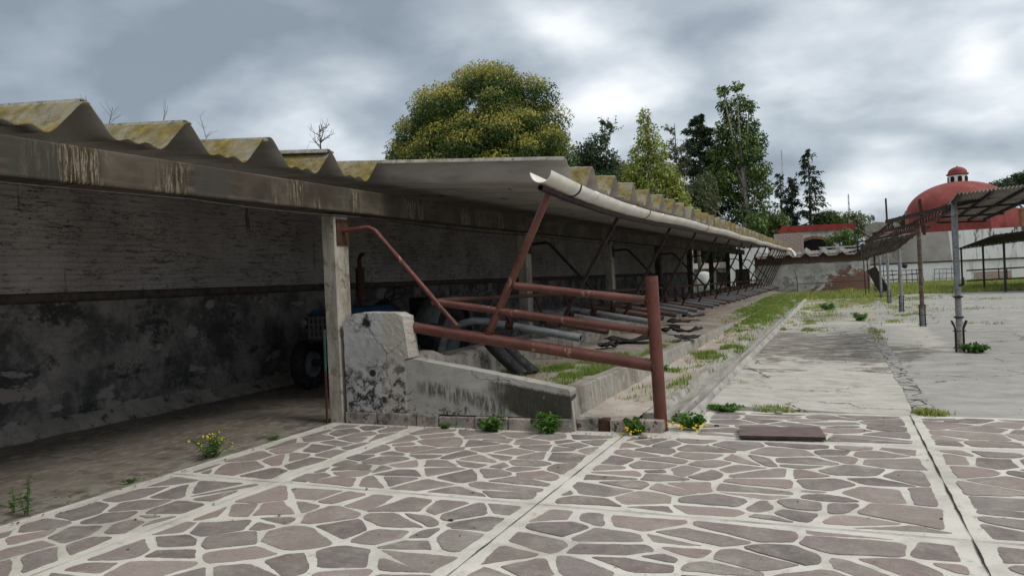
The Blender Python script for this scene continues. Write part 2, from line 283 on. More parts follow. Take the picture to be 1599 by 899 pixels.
    c = t.ramp(t.noise(p, .7, 6, .65), (.3, (.15, .032, .028)), (.5, (.225, .05, .043)), (.72, (.29, .085, .072))); c = t.mix(t.mth('MULTIPLY', t.th(t.noise(t.sc(p, (3, 3, .35)), 1, 5, .7), .53, .68), .45), c, (.11, .035, .032)); t.bump(t.noise(p, 3, 5), .3, .03); M['dome'] = t.done(c)
    M['brickpillar'] = simple('brick_pillar', (.33, .17, .10), .9, .4, 5, .4)
    # end wall
    t = NT('patched_end_wall', .95); p = t.pos(); x, y, z = t.sep(p)
    n1 = t.noise(p, .8, 7, .68)
    c = t.ramp(n1, (.34, (.34, .32, .29)), (.46, (.48, .46, .43)), (.53, (.60, .58, .54)), (.66, (.74, .725, .69)))
    b = t.brick(t.comb(x, z, 0), 1, (.28, .105, .065), (.20, .08, .055), (.22, .17, .14), ms=.02, bw=.3, rh=.1)
    bz = t.mth('MULTIPLY', t.th(t.mth('ADD', x, t.mth('MULTIPLY', t.mth('SUBTRACT', t.noise(p, .9, 8, .7), .5), 6)), -.9, -.6), t.th(t.mth('ADD', z, t.mth('MULTIPLY', t.mth('SUBTRACT', t.noise(p, 1.3, 8, .72), .5), 3.4)), 1.32, 1.22))
    c = t.mix(bz, c, b[0])
    c = t.mix(t.th(t.mth('ADD', z, t.mth('MULTIPLY', t.noise(p, 1, 4), .3)), 2.02, 2.1), c, t.mix(.6, b[0], (.10, .075, .06)))
    c = t.mix(t.mth('MULTIPLY', t.th(t.noise(p, 1.1, 7, .7), .54, .58), t.th(z, 1.75, 1.65)), c, (.30, .30, .295))
    lz = t.mth('MULTIPLY', t.th(z, .7, .3), t.th(t.noise(p, 2.4, 6, .7), .5, .62)); c = t.mix(lz, c, (.17, .12, .10))
    t.bump(t.noise(p, 6, 6), .5, .03); M['endwall'] = t.done(c)
    t = NT('pale_brick_parapet', .95); p = t.pos(); x, y, z = t.sep(p)
    b = t.brick(t.comb(x, z, 0), 1, (.38, .27, .24), (.31, .22, .20), (.44, .38, .34), ms=.03, bw=.5, rh=.17); M['parapet'] = t.done(b[0])
    M['rooftile'] = simple('red_roof_edge', (.30, .05, .045), .8, .35, 2, .3)
    M['greyroof'] = simple('weathered_grey_sheet', (.21, .20, .185), .95, .4, 1.6, .4, dirt=(.10, .09, .08))
    M['dark'] = simple('dark_opening', (.012, .011, .011), .95, .3)
    M['ochre'] = simple('ochre_wall', (.42, .29, .11), .9, .3, 1)
    M['canopysheet'] = simple('sun_bleached_corrugated', (.36, .33, .29), .9, .4, 2.5, .3, dirt=(.15, .12, .10))
    M['sheetmetal'] = simple('pale_galvanized_sheet', (.55, .57, .58), .5, .2, 2)
    M['bark'] = simple('bark', (.11, .085, .065), .95, .4, 3, .6)
    M['palebark'] = simple('pale_bark', (.34, .31, .27), .9, .4, 2, .4, dirt=(.14, .11, .09))
    M['twig'] = simple('dry_twig', (.13, .105, .085), .95, .4, 5)
    def leafmat(name, tr=.3):
        t = NT(name, .55, .3); a = t.attr(); t.put(t.b.inputs['Base Color'], a)
        tb = t.n.new('ShaderNodeBsdfTranslucent'); t.L(a, tb.inputs[0]); mx = t.n.new('ShaderNodeMixShader'); mx.inputs[0].default_value = tr
        out = t.n['Material Output']; t.L(t.b.outputs[0], mx.inputs[1]); t.L(tb.outputs[0], mx.inputs[2]); t.L(mx.outputs[0], out.inputs[0]); return t.m
    M['leaf'] = leafmat('leaf'); M['grass'] = leafmat('grass_blade', .45)
mats()

# ------------------------------------------------------------------ mesh builder
class MB:
    def __init__(s): s.v = []; s.f = []; s.mi = []; s.sm = []
    def add(s, vs, fs, mi=0, sm=False):
        o = len(s.v); s.v += [tuple(v) for v in vs]
        for f in fs: s.f.append([o+i for i in f]); s.mi.append(mi); s.sm.append(sm)
    def box(s, a, b, mi=0, mat=None):
        (x0, y0, z0), (x1, y1, z1) = a, b
        vs = [Vector(p) for p in ((x0, y0, z0), (x1, y0, z0), (x1, y1, z0), (x0, y1, z0), (x0, y0, z1), (x1, y0, z1), (x1, y1, z1), (x0, y1, z1))]
        if mat: vs = [mat @ v for v in vs]
        s.add(vs, [(0, 3, 2, 1), (4, 5, 6, 7), (0, 1, 5, 4), (1, 2, 6, 5), (2, 3, 7, 6), (3, 0, 4, 7)], mi)
    def bar(s, p, q, w, h, mi=0, up=(0, 0, 1)):     # rectangular bar p->q
        p, q = Vector(p), Vector(q); d = (q-p).normalized(); u = Vector(up)
        if abs(d.dot(u)) > .98: u = Vector((1, 0, 0))
        sd = d.cross(u).normalized()*w/2; uu = sd.normalized().cross(d)*h/2
        vs = [p-sd-uu, p+sd-uu, p+sd+uu, p-sd+uu, q-sd-uu, q+sd-uu, q+sd+uu, q-sd+uu]
        s.add(vs, [(0, 1, 2, 3), (4, 7, 6, 5), (0, 4, 5, 1), (1, 5, 6, 2), (2, 6, 7, 3), (3, 7, 4, 0)], mi)
    def tube(s, pts, r, n=12, mi=0, cap=True, capmi=None, hollow=False):
        pts = [Vector(p) for p in pts]; rs = r if isinstance(r, (list, tuple)) else [r]*len(pts)
        rings = []; ref = None
        for i, p in enumerate(pts):
            d = (pts[min(i+1, len(pts)-1)]-pts[max(i-1, 0)]).normalized()
            if ref is None: ref = Vector((0, 0, 1)) if abs(d.z) < .9 else Vector((1, 0, 0))
            u = (ref-d*ref.dot(d)).normalized(); w = d.cross(u); ref = u
            rings.append([p+(u*math.cos(2*math.pi*k/n)+w*math.sin(2*math.pi*k/n))*rs[i] for k in range(n)])
        vs = [v for g in rings for v in g]; fs = []
        for i in range(len(pts)-1):
            for k in range(n): fs.append((i*n+k, i*n+(k+1) % n, (i+1)*n+(k+1) % n, (i+1)*n+k))
        s.add(vs, fs, mi, True)
        if cap:
            cm = mi if capmi is None else capmi
            for g, e in ((rings[0], 1), (rings[-1], -1)):
                if hollow:
                    c = sum(g, Vector())/n; d = (pts[0]-pts[1]).normalized() if e == 1 else (pts[-1]-pts[-2]).normalized()
                    inn = [c+(v-c)*.8 for v in g]; dp = [v-d*rs[0]*1.6 for v in inn]
                    s.add(g+inn, [(k, (k+1) % n, n+(k+1) % n, n+k) for k in range(n)], mi)
                    s.add(inn+dp, [(k, (k+1) % n, n+(k+1) % n, n+k) for k in range(n)], cm); s.add(dp, [list(range(n))], cm)
                else: s.add(g, [list(range(n))[::-e]], cm)
    def lathe(s, c, prof, n=32, mi=0, axis='z', a0=0, a1=2*math.pi, sm=True):
        c = Vector(c); vs = []; full = abs(a1-a0-2*math.pi) < 1e-4; nn = n if full else n+1
        for r, h in prof:
            for k in range(nn):
                a = a0+(a1-a0)*k/n; x, y = r*math.cos(a), r*math.sin(a)
                vs.append(c+(Vector((x, y, h)) if axis == 'z' else Vector((h, x, y)) if axis == 'x' else Vector((x, h, y))))
        fs = []
        for i in range(len(prof)-1):
            for k in range(n): k2 = (k+1) % nn; fs.append((i*nn+k, i*nn+k2, (i+1)*nn+k2, (i+1)*nn+k))
        s.add(vs, fs, mi, sm)
    def prism(s, poly, a, b, axis='y', mi=0, side=None):  # poly in the two other axes
        def P(p, t): return (p[0], t, p[1]) if axis == 'y' else (p[0], p[1], t) if axis == 'z' else (t, p[0], p[1])
        n = len(poly); vs = [P(p, a) for p in poly]+[P(p, b) for p in poly]
        s.add(vs, [list(range(n)), list(range(2*n-1, n-1, -1))], mi)
        s.add(vs, [(k, n+k, n+(k+1) % n, (k+1) % n) for k in range(n)], mi if side is None else side)
    def build(s, name, mat, parent=None, bevel=0, origin=None):
        me = bpy.data.meshes.new(name); o = bpy.data.objects.new(name, me); COL.objects.link(o)
        off = Vector((0, 0, 0))
        if parent is not None: off = Vector(parent['_w']); o.parent = parent; o['_w'] = tuple(off)
        elif origin is not None: off = Vector(origin); o.location = off; o['_w'] = tuple(off)
        else: o['_w'] = (0, 0, 0)
        me.from_pydata([tuple(Vector(v)-off) for v in s.v], [], s.f)
        ml = mat if isinstance(mat, (list, tuple)) else [mat]
        for k in ml: me.materials.append(k)
        me.polygons.foreach_set('material_index', s.mi); me.polygons.foreach_set('use_smooth', s.sm); me.update()
        bm = bmesh.new(); bm.from_mesh(me); bmesh.ops.recalc_face_normals(bm, faces=bm.faces); bm.to_mesh(me); bm.free()
        if bevel:
            b = o.modifiers.new('bevel', 'BEVEL'); b.width = bevel; b.segments = 2; b.limit_method = 'ANGLE'
        return o
def thing(name, label, cat, loc=(0, 0, 0), group=None):
    o = bpy.data.objects.new(name, None); COL.objects.link(o); o.location = loc; o['_w'] = tuple(loc); o.empty_display_size = .2
    return tag(o, label, cat, group)
def tag(o, label, cat, group=None):
    o['label'] = label; o['category'] = cat
    if group: o['group'] = group
    return o
def struct(o, kind='structure'): o['kind'] = kind; return o
def dup(root, loc, label=None):
    r = root.copy(); COL.objects.link(r); r.location = loc
    if label: r['label'] = label
    for ch in list(root.children):
        c = ch.copy(); COL.objects.link(c); c.parent = r
        for g in ch.children: d = g.copy(); COL.objects.link(d); d.parent = c
    return r
def color_attr(o, cols):      # per-vertex colours
    a = o.data.color_attributes.new('Col', 'FLOAT_COLOR', 'POINT'); c = np.ones((len(o.data.vertices), 4), np.float32); c[:, :3] = cols
    a.data.foreach_set('color', c.ravel())
def fastmesh(name, V, n, mat, cols, parent=None):   # V: (faces*n,3) soup of n-gons
    me = bpy.data.meshes.new(name); o = bpy.data.objects.new(name, me); COL.objects.link(o)
    off = np.zeros(3)
    if parent is not None: off = np.array(parent['_w']); o.parent = parent; o['_w'] = tuple(off)
    else: o['_w'] = (0, 0, 0)
    V = (V-off).astype(np.float32); nf = len(V)//n
    me.vertices.add(len(V)); me.vertices.foreach_set('co', V.ravel()); me.loops.add(len(V)); me.loops.foreach_set('vertex_index', np.arange(len(V), dtype=np.int32))
    me.polygons.add(nf); me.polygons.foreach_set('loop_start', np.arange(0, len(V), n, dtype=np.int32)); me.polygons.foreach_set('loop_total', np.full(nf, n, np.int32))
    me.materials.append(mat); me.update(calc_edges=True); me.validate(); color_attr(o, np.repeat(cols, n, axis=0) if len(cols) != len(V) else cols); return o
def grid(name, x0, x1, y0, y1, z, mat, nx=2, ny=2, amp=0, fs=1.5, zf=None):
    vs = []; fs_ = []
    for j in range(ny+1):
        for i in range(nx+1):
            x = x0+(x1-x0)*i/nx; y = y0+(y1-y0)*j/ny; zz = zf(x, y) if zf else z
            if amp: zz += amp*mnoise.noise(Vector((x*fs, y*fs, 3.1)))
            vs.append((x, y, zz))
    for j in range(ny):
        for i in range(nx): a = j*(nx+1)+i; fs_.append((a, a+1, a+nx+2, a+nx+1))
    b = MB(); b.add(vs, fs_, 0, bool(amp)); return b.build(name, mat)
def roughen(o, cuts, amp, fs=4, seed=0.):   # subdivide and push vertices about, for worn masonry
    bm = bmesh.new(); bm.from_mesh(o.data); bmesh.ops.remove_doubles(bm, verts=bm.verts, dist=1e-4)
    bmesh.ops.triangulate(bm, faces=[f for f in bm.faces if len(f.verts) > 4])
    for _ in range(cuts): bmesh.ops.subdivide_edges(bm, edges=[e for e in bm.edges if e.calc_length() > .07], cuts=1, use_grid_fill=True)
    for v in bm.verts:
        n = mnoise.noise_vector(v.co*fs+Vector((seed, 0, 0)))+.5*mnoise.noise_vector(v.co*fs*3.1)
        v.co += n*amp
    bm.to_mesh(o.data); bm.free()

# ------------------------------------------------------------------ world & light
w = bpy.data.worlds.new('World'); S.world = w; w.use_nodes = True
def world():
    nt = w.node_tree; n = nt.nodes; L = nt.links.new; bg = n['Background']; bg.inputs[1].default_value = .1
    el, az = R_(50), R_(98)
    sky = n.new('ShaderNodeTexSky'); sky.sky_type = 'NISHITA'; sky.sun_disc = False; sky.sun_elevation = el; sky.sun_rotation = az
    tc = n.new('ShaderNodeTexCoord'); G = tc.outputs['Generated']
    def mth(op, a, b=0., c=None):
        k = n.new('ShaderNodeMath'); k.operation = op
        for i, v in enumerate((a, b) if c is None else (a, b, c)):
            if isinstance(v, bpy.types.NodeSocket): L(v, k.inputs[i])
            else: k.inputs[i].default_value = v
        return k.outputs[0]
    def rng(f, a, b, c=0, d=1):
        k = n.new('ShaderNodeMapRange'); k.interpolation_type = 'SMOOTHSTEP'; L(f, k.inputs[0])
        for i, v in zip((1, 2, 3, 4), (a, b, c, d)): k.inputs[i].default_value = v
        return k.outputs[0]
    sp = n.new('ShaderNodeSeparateXYZ'); L(G, sp.inputs[0]); x, y, z = sp.outputs
    den = mth('ADD', mth('MAXIMUM', z, 0.), .34)
    cb = n.new('ShaderNodeCombineXYZ'); L(mth('DIVIDE', x, den), cb.inputs[0]); L(mth('DIVIDE', y, den), cb.inputs[1]); cb.inputs[2].default_value = 4.7
    def noise(sc, det, ro, dist=0, v=None):
        k = n.new('ShaderNodeTexNoise'); L(v or cb.outputs[0], k.inputs['Vector']); k.inputs['Scale'].default_value = sc; k.inputs['Detail'].default_value = det
        k.inputs['Roughness'].default_value = ro; k.inputs['Distortion'].default_value = dist; return k.outputs['Fac']
    big = noise(1.5, 4, .5, .3); med = noise(3.2, 5, .42, .25); 
    fin = noise(8, 7, .58, .3); dens = mth('ADD', mth('ADD', mth('MULTIPLY', big, .6), mth('SUBTRACT', mth('MULTIPLY', med, .85), .15)), mth('MULTIPLY', mth('SUBTRACT', fin, .5), .2))
    def lobe(d, k, amt):
        d = Vector(d).normalized(); q = n.new('ShaderNodeVectorMath'); q.operation = 'DOT_PRODUCT'; L(G, q.inputs[0]); q.inputs[1].default_value = d
        return mth('MULTIPLY', mth('POWER', mth('MAXIMUM', q.outputs['Value'], 0.), k), amt)
    for d, k, a in (((.17, .96, .26), 60, .22), ((-.02, .98, .19), 180, .09), ((-.23, .94, .25), 160, .12), ((-.62, .75, .21), 260, .11), ((.15, .96, .22), 2600, .16),
                    ((-.78, .57, .27), 22, -.055), ((-.42, .85, .33), 60, -.05), ((-.70, .63, .33), 90, .07), ((-.8, .5, .33), 120, -.06), ((-.05, .97, .14), 400, -.07), ((.19, .95, .13), 300, -.06), ((.25, .95, .1), 200, -.04), ((-.86, .47, .18), 300, .12)):
        dens = mth('ADD', dens, lobe(d, k, a))
    rp = n.new('ShaderNodeValToRGB'); L(dens, rp.inputs[0]); e = rp.color_ramp.elements
    st = [(.38, (1.85, 2.2, 2.6)), (.51, (2.6, 3.0, 3.45)), (.62, (3.5, 3.95, 4.35)), (.76, (5.2, 5.6, 5.95)), (.92, (7.6, 7.8, 7.9))]
    while len(e) < len(st): e.new(.5)
    for i, (p, c) in enumerate(st): e[i].position = p; e[i].color = (*c, 1)
    # overhead sky, out of view, brightened to put more light on the ground
    sc = n.new('ShaderNodeVectorMath'); sc.operation = 'MULTIPLY'; L(rp.outputs[0], sc.inputs[0]); uc = n.new('ShaderNodeCombineXYZ'); L(uc.outputs[0], sc.inputs[1])
    for q, k in enumerate((2.2, 2.0, 1.8)): L(rng(z, .30, .80, 1.0, k), uc.inputs[q])
    mx = n.new('ShaderNodeMix'); mx.data_type = 'RGBA'; mx.inputs[0].default_value = .93; L(sky.outputs[0], mx.inputs[6]); L(sc.outputs[0], mx.inputs[7])
    L(mx.outputs[2], bg.inputs[0])
    sd = bpy.data.lights.new('sun', 'SUN'); so = bpy.data.objects.new('sun', sd); COL.objects.link(so)
    sd.energy = 1.3; sd.angle = R_(18); sd.color = (1, .95, .88)
    d = Vector((math.sin(az)*math.cos(el), math.cos(az)*math.cos(el), math.sin(el))); so.rotation_euler = d.to_track_quat('Z', 'Y').to_euler(); so.location = d*60
world()
S.view_settings.view_transform = 'Standard'; S.view_settings.look = 'None'; S.view_settings.exposure = .52; S.view_settings.gamma = 1; S.view_settings.use_curve_mapping = False

# ------------------------------------------------------------------ ground sheets
struct(grid('ground', -400, 400, -60, 900, -.12, M['ground'], 1, 1))
struct(grid('dirt_floor', -9.0, -5.58, -4, 52, -.005, M['dirt'], 40, 500, .022, 2.2, zf=lambda x, y: -.006 if x > -5.7 else -.02))
def yz(x, y): t = min(1, max(0, (x+1.43)/1.9)); return .004+.062*(1-t)**1.3*max(0, 1-(y-8.9)/9)+.006*mnoise.noise(Vector((x*1.1, y*.7, 0)))*min(1, max(0, (y-8.9)/2))
b = MB(); V = []; xs_ = [-1.43+.08*k for k in range(40)]+[1.8+.7*k for k in range(41)]; ys_ = [None, 8.87]+[8.95+.25*k for k in range(40)]+[19+1.5*k for k in range(23)]
for yy in ys_:
    for xx in xs_:
        e = .035*mnoise.noise(Vector((xx*2.1, 0, 5))); V.append((xx, 8.868+e, -.03) if yy is None else (xx, yy+(e if yy < 8.9 else 0), yz(xx, yy)))
nx_ = len(xs_); b.add(V, [(j*nx_+i, j*nx_+i+1, (j+1)*nx_+i+1, (j+1)*nx_+i) for j in range(len(ys_)-1) for i in range(nx_-1)], 0, False); struct(b.build('yard', M['yard']))
b = MB()
pts = [( .74, 8.87), (.93, 8.87)]
L_, R2 = [], []
for k in range(40):
    y = 8.87+k*.32; L_.append((.72+.035*mnoise.noise(Vector((y*2, 0, 0)))-(y-8.9)*.003, y)); R2.append((.93+.05*mnoise.noise(Vector((y*2, 5, 0)))-(y-8.9)*.004, y))
b.add([(p[0], p[1], .009) for p in L_]+[(p[0], p[1], .009) for p in R2], [(k, 40+k, 41+k, k+1) for k in range(39)])
struct(b.build('broken_joint_strip', M['strip']))

# ------------------------------------------------------------------ crazy paving
def clip(poly, nx, ny, d):     # keep nx*x+ny*y<=d
    out = []
    for i in range(len(poly)):
        a, c = poly[i], poly[(i+1) % len(poly)]; da = nx*a[0]+ny*a[1]-d; dc = nx*c[0]+ny*c[1]-d
        if da <= 0: out.append(a)
        if (da < 0 < dc) or (dc < 0 < da): t = da/(da-dc); out.append((a[0]+(c[0]-a[0])*t, a[1]+(c[1]-a[1])*t))
    return out
def area(p): return abs(sum(p[i][0]*p[(i+1) % len(p)][1]-p[(i+1) % len(p)][0]*p[i][1] for i in range(len(p))))/2
def stones(x0, x1, y0, y1, rnd):
    A = (x1-x0)*(y1-y0); n = max(3, int(A/rnd.uniform(.095, .12))); an = rnd.uniform(1.05, 1.55) if (y1-y0) > 1.8 else rnd.uniform(1.4, 1.9)
    if x1-x0 < 1.3: an = .8
    seeds = []
    while len(seeds) < n:
        best = max(((rnd.uniform(x0, x1), rnd.uniform(y0, y1)) for _ in range(4)), key=lambda q: min([((q[0]-r[0])/an)**2+(q[1]-r[1])**2 for r in seeds] or [9]))
        seeds.append(best)
    wts = [rnd.uniform(-.016, .016) for _ in seeds]; done = []
    for a, p in enumerate(seeds):
        q = [(x0, y0), (x1, y0), (x1, y1), (x0, y1)]
        for c, r in enumerate(seeds):
            if c == a: continue
            nx, ny = (r[0]-p[0])/an**2, r[1]-p[1]; d = ((r[0]**2-p[0]**2)/an**2+r[1]**2-p[1]**2+wts[a]-wts[c])/2
            q = clip(q, nx, ny, d)
            if len(q) < 3: break
        if len(q) < 3: continue
        if area(q) > .14 and rnd.random() < .5 or area(q) > .3:
            th = rnd.gauss(math.pi/2, .5); cx = sum(u[0] for u in q)/len(q); cy = sum(u[1] for u in q)/len(q); nx, ny = math.cos(th), math.sin(th); d = nx*cx+ny*(cy+rnd.uniform(-.06, .06))
            for k in (clip(q, nx, ny, d), clip(q, -nx, -ny, -d)):
                if len(k) > 2: done.append(k)
        else: done.append(q)
    out = []
    for p in done:
        sgn = 1 if sum(p[i][0]*p[(i+1) % len(p)][1]-p[(i+1) % len(p)][0]*p[i][1] for i in range(len(p))) > 0 else -1
        q = list(p)
        for i in range(len(p)):
            a, c = p[i], p[(i+1) % len(p)]; dx, dy = c[0]-a[0], c[1]-a[1]; l = math.hypot(dx, dy)
            if l < 1e-4: continue
            if l < .02: continue
            nx, ny = dy/l*sgn, -dx/l*sgn; g = rnd.uniform(.011, .036); dth = rnd.gauss(0, .085)
            mx, my = (a[0]+c[0])/2-nx*g, (a[1]+c[1])/2-ny*g
            n2x, n2y = nx*math.cos(dth)-ny*math.sin(dth), nx*math.sin(dth)+ny*math.cos(dth)
            q = clip(q, n2x, n2y, n2x*mx+n2y*my)
            if len(q) < 3: break
        if len(q) < 3 or area(q) < .006: continue
        # knock off corners, then ragged edge
        for it_ in range(2):
            r = []; n = len(q)
            for i in range(n):
                a, c = q[i], q[(i+1) % n]; l = math.hypot(c[0]-a[0], c[1]-a[1]); k = min(.28, (rnd.uniform(.004, .045)**1.0 if it_ == 0 else .006)/max(l, .01))
                r += [(a[0]+(c[0]-a[0])*k, a[1]+(c[1]-a[1])*k), (c[0]-(c[0]-a[0])*k, c[1]-(c[1]-a[1])*k)]
            q = r
        r = []
        for i in range(len(q)):
            a, c = q[i], q[(i+1) % len(q)]; l = math.hypot(c[0]-a[0], c[1]-a[1]); n = max(1, int(l/.028))
            for k in range(n): r.append((a[0]+(c[0]-a[0])*k/n, a[1]+(c[1]-a[1])*k/n))
        q = []
        for (x, y) in r:
            v = mnoise.noise_vector(Vector((x*30, y*30, 0)))*.006+mnoise.noise_vector(Vector((x*8, y*8, 4)))*.012
            q.append((x+v.x, y+v.y))
        out.append(q)
    return out
def paving():
    rnd = random.Random(21); b = MB(); cols = []
    xs = [-5.6, -4.4, -2.02, .66, 3.3, 6.0]; ys = [0., 2.5, 4.92, 7.33]
    # bedding, one slab
    b.prism([(-5.62, -3), (8.6, -3), (8.6, 8.95), (-1.45, 8.95), (-1.45, 8.08), (-2.0, 8.08), (-2.0, 7.46), (-5.62, 7.36)], -.05, 0, 'z', 0)
    cols += [(.5, .5, .5)]*len(b.v)
    pan = [(xs[i], xs[i+1], ys[j], ys[j+1]) for i in range(5) for j in range(3)]+[(-1.42, .66, 7.36, 8.82), (.66, 3.3, 7.36, 8.82), (3.3, 6., 7.36, 8.82)]
    tones = [(.135, .117, .108), (.18, .158, .147), (.20, .176, .162), (.165, .15, .14), (.215, .19, .172), (.185, .163, .15), (.225, .185, .168), (.245, .21, .188), (.195, .18, .166), (.15, .135, .126), (.17, .145, .135)]
    for (x0, x1, y0, y1) in pan:
        le = .13 if x0 == -5.6 else .075
        for q in stones(x0+le, x1-.075, y0+.06, y1-.06, rnd):
            n = len(q); h = rnd.uniform(.001, .0075); c = rnd.choice(tones); k = rnd.uniform(.88, 1.12); c = tuple(min(1, u*k*q) for u, q in zip(c, (1.04, .985, .985)))
            o = len(b.v); b.add([(x, y, h) for x, y in q], [list(range(n))], 1); b.add([(x, y, h) for x, y in q]+[(x, y, -.004) for x, y in q], [(i, (i+1) % n, n+(i+1) % n, n+i) for i in range(n)], 1)
            cols += [c]*(3*n)
    def crack(p, q, w0, skip=0.):
        n = int((Vector(q)-Vector(p)).length/.07); d = (Vector(q)-Vector(p)); nn = Vector((-d.y, d.x)).normalized()
        Lp, Rp = [], []
        for i in range(n+1):
            c = Vector(p)+d*i/n+nn*.006*mnoise.noise(Vector((i*.5, p[0]*3, p[1]))); ww = w0*max(.12 if not skip else .02, .65+.9*mnoise.noise(Vector((i*.23, p[1], p[0]*5+7)))-skip)
            Lp.append((*(c+nn*ww/2), .0062)); Rp.append((*(c-nn*ww/2), .0062))
        b.add(Lp+Rp, [(i, n+1+i, n+2+i, i+1) for i in range(n)], 2); cols.extend([(.1, .1, .1)]*(2*n+2))
    crack((.66, -1), (.66, 8.85), .018); crack((-2.02, -1), (-2.02, 7.33), .010); crack((-5.6, 4.92), (6, 4.92), .009, .1); crack((-4.4, 0), (-4.4, 7.3), .007, .3)
    crack((-2.02, 7.34), (6, 7.34), .008, .25); crack((3.3, 0), (3.3, 8.85), .012); crack((-5.6, 2.5), (6, 2.5), .01); crack((-5.5, .2), (-5.5, 7.2), .005, .4)
    o = b.build('paving', [M['mortar'], M['stone'], M['joint']]); struct(o)
    # per-vertex colours survive build() because it keeps vertex order
    color_attr(o, np.array(cols, np.float32))
paving()

# ------------------------------------------------------------------ shed
shed = thing('cattle_shed', 'long open-fronted cattle shed with corrugated fibre-cement roof on concrete posts', 'shed', (-5.5, 7.4, 0))
b = MB(); b.box((-9.3, -4, 0), (-8.95, 52, 3.72)); b.build('back_wall', M['inwall'], shed)
b = MB()
vs = []; 
for k in range(160):
    y = -4+k*.352; t = .012*mnoise.noise(Vector((y*1.3, 0, 0))); vs.append((y, 1.62+t, 1.70+t*.6, .045+.012*mnoise.noise(Vector((y*2, 3, 0)))))
V = []
for y, z0, z1, d in vs: V += [(-8.952, y, z0-.03), (-8.95+d, y, z0), (-8.95+d*.9, y, z1), (-8.952, y, z1+.02)]
b.add(V, [(4*k+i, 4*k+4+i, 4*k+5+i, 4*k+1+i) for k in range(159) for i in range(3)]); b.build('wall_ledge', M['ledge'], shed)
b = MB(); V = []
for k in range(225):
    y = -4+k*.25; t = mnoise.noise(Vector((y*1.1, 8, 0))); V += [(-8.951, y, .17+.05*t), (-8.91+.01*t, y, .13+.04*t), (-8.85+.03*t, y, .05), (-8.78+.06*t, y, -.03)]
b.add(V, [(4*k+i, 4*k+4+i, 4*k+5+i, 4*k+1+i) for k in range(224) for i in range(3)], 0, True); b.build('wall_plinth', M['plinth'], shed)
# beam, cast in lengths with shutter marks
b = MB(); b.box((-5.66, -4, 2.50), (-5.40, 50.6, 2.80))
b.v = [(x, y, z+(.004*(y-7.4) if y > 8 else -.01)) for x, y, z in b.v]
o = b.build('beam', M['beam'], shed, .018)
def cable(y0, y1, z, sag, x=-5.42): return [(x, y0+(y1-y0)*k/14, z-sag*4*(k/14)*(1-k/14)) for k in range(15)]
b = MB()
for y0, y1 in ((-1, 5.1), (5.1, 7.8), (8.0, 13.6), (13.6, 19.6), (19.6, 25.6)): b.tube(cable(y0, y1, 2.49, random.uniform(.02, .05)), .009, 6)
b.build('cable', M['dkmetal'], shed)
colY = [1.4, 7.35, 13.35, 19.35, 25.4, 31.4, 37.2, 43.4, 49.6]
for i, y in enumerate(colY):
    if i == 0: continue
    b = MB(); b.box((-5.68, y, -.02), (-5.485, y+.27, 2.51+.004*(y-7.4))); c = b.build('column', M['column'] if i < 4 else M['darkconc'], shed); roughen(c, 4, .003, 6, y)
    bv = c.modifiers.new('bevel', 'BEVEL'); bv.width = .012; bv.limit_method = 'ANGLE'; bv.angle_limit = R_(55)
    b = MB(); b.box((-5.492, y+.03, 2.13), (-5.472, y+.262, 2.45)); p = b.build('mounting_plate', M['rust'] if i == 1 else M['darkred'], c)
    mt = M['red'] if i == 1 else M['darkred']
    b = MB(); b.tube([(-5.47, y+.15, 2.31), (-5.15, y+.22, 2.33), (-5.06, y+.22, 2.29), (-4.02, y+.25, 1.12)], .028, 12); b.build('diagonal_brace', mt, c)
# roof sheets
PER = 1.06; RX, RZ, SLP = -5.4, 3.26, -.0885
def zridge(x): return RZ+(x-RX)*SLP
_b = [(-.6, -.25), (-.345, -.25), (-.29, -.285), (-.25, -.30), (0, 0.012), (.03, .012), (.275, -.285), (.33, -.30), (.40, -.245), (.435, -.245), (.48, -.295), (.54, -.295), (.585, -.24), (.62, -.245), (.68, -.30), (.76, -.31), (1.06, .012), (1.09, .012), (1.34, -.285)]
_x = [0, .02, .045, .075, .11, .16, .20, .24, .27, .30, .33, .36, .385, .41, .44, .465, .49, .52, .55, .575, .60, .63, .655, .68, .71, .745, .78, .82, .87, .92, .96, .99, 1.02, 1.045, 1.065, 1.085, 1.105]
prof = [(-.020, -.045), (-.013, -.012)]+[(x, float(np.mean([np.interp(x+q*.0095, [p[0] for p in _b], [p[1] for p in _b]) for q in range(-6, 7)]))) for x in _x]
def sheet(y0, x0, x1, tilt, dz, seg=3):
    b = MB(); T = .011
    n = len(prof); top = []; bot = []
    for j in range(seg+1):
        x = x0+(x1-x0)*j/seg
        for (dy, dzp) in prof:
            z = zridge(x)+dzp+dz+max(0, y0-8)*.0048+tilt*(dy-.5)+.004*mnoise.noise(Vector((x, y0+dy, 1)))
            top.append((x, y0+dy, z+T)); bot.append((x, y0+dy, z))
    fs = [(j*n+i, j*n+i+1, (j+1)*n+i+1, (j+1)*n+i) for j in range(seg) for i in range(n-1)]
    rid = [(dy <= .021 or dy >= 1.08) for dy, _ in prof]
    for f in fs:
        i = f[0] % n; b.add([top[k] for k in f], [(0, 1, 2, 3)], 2 if (rid[i] and rid[i+1]) else 0, True)
    for f in fs: b.add([bot[k] for k in f], [(3, 2, 1, 0)], 1, True)
    e = [0, seg*n]
    for s0 in e:
        for i in range(n-1): b.add([top[s0+i], top[s0+i+1], bot[s0+i+1], bot[s0+i]], [(0, 1, 2, 3)], 0)
    for j in range(seg):
        for i in (0, n-1): b.add([top[j*n+i], top[(j+1)*n+i], bot[(j+1)*n+i], bot[j*n+i]], [(0, 1, 2, 3)], 2)
    return b
rr = random.Random(3)
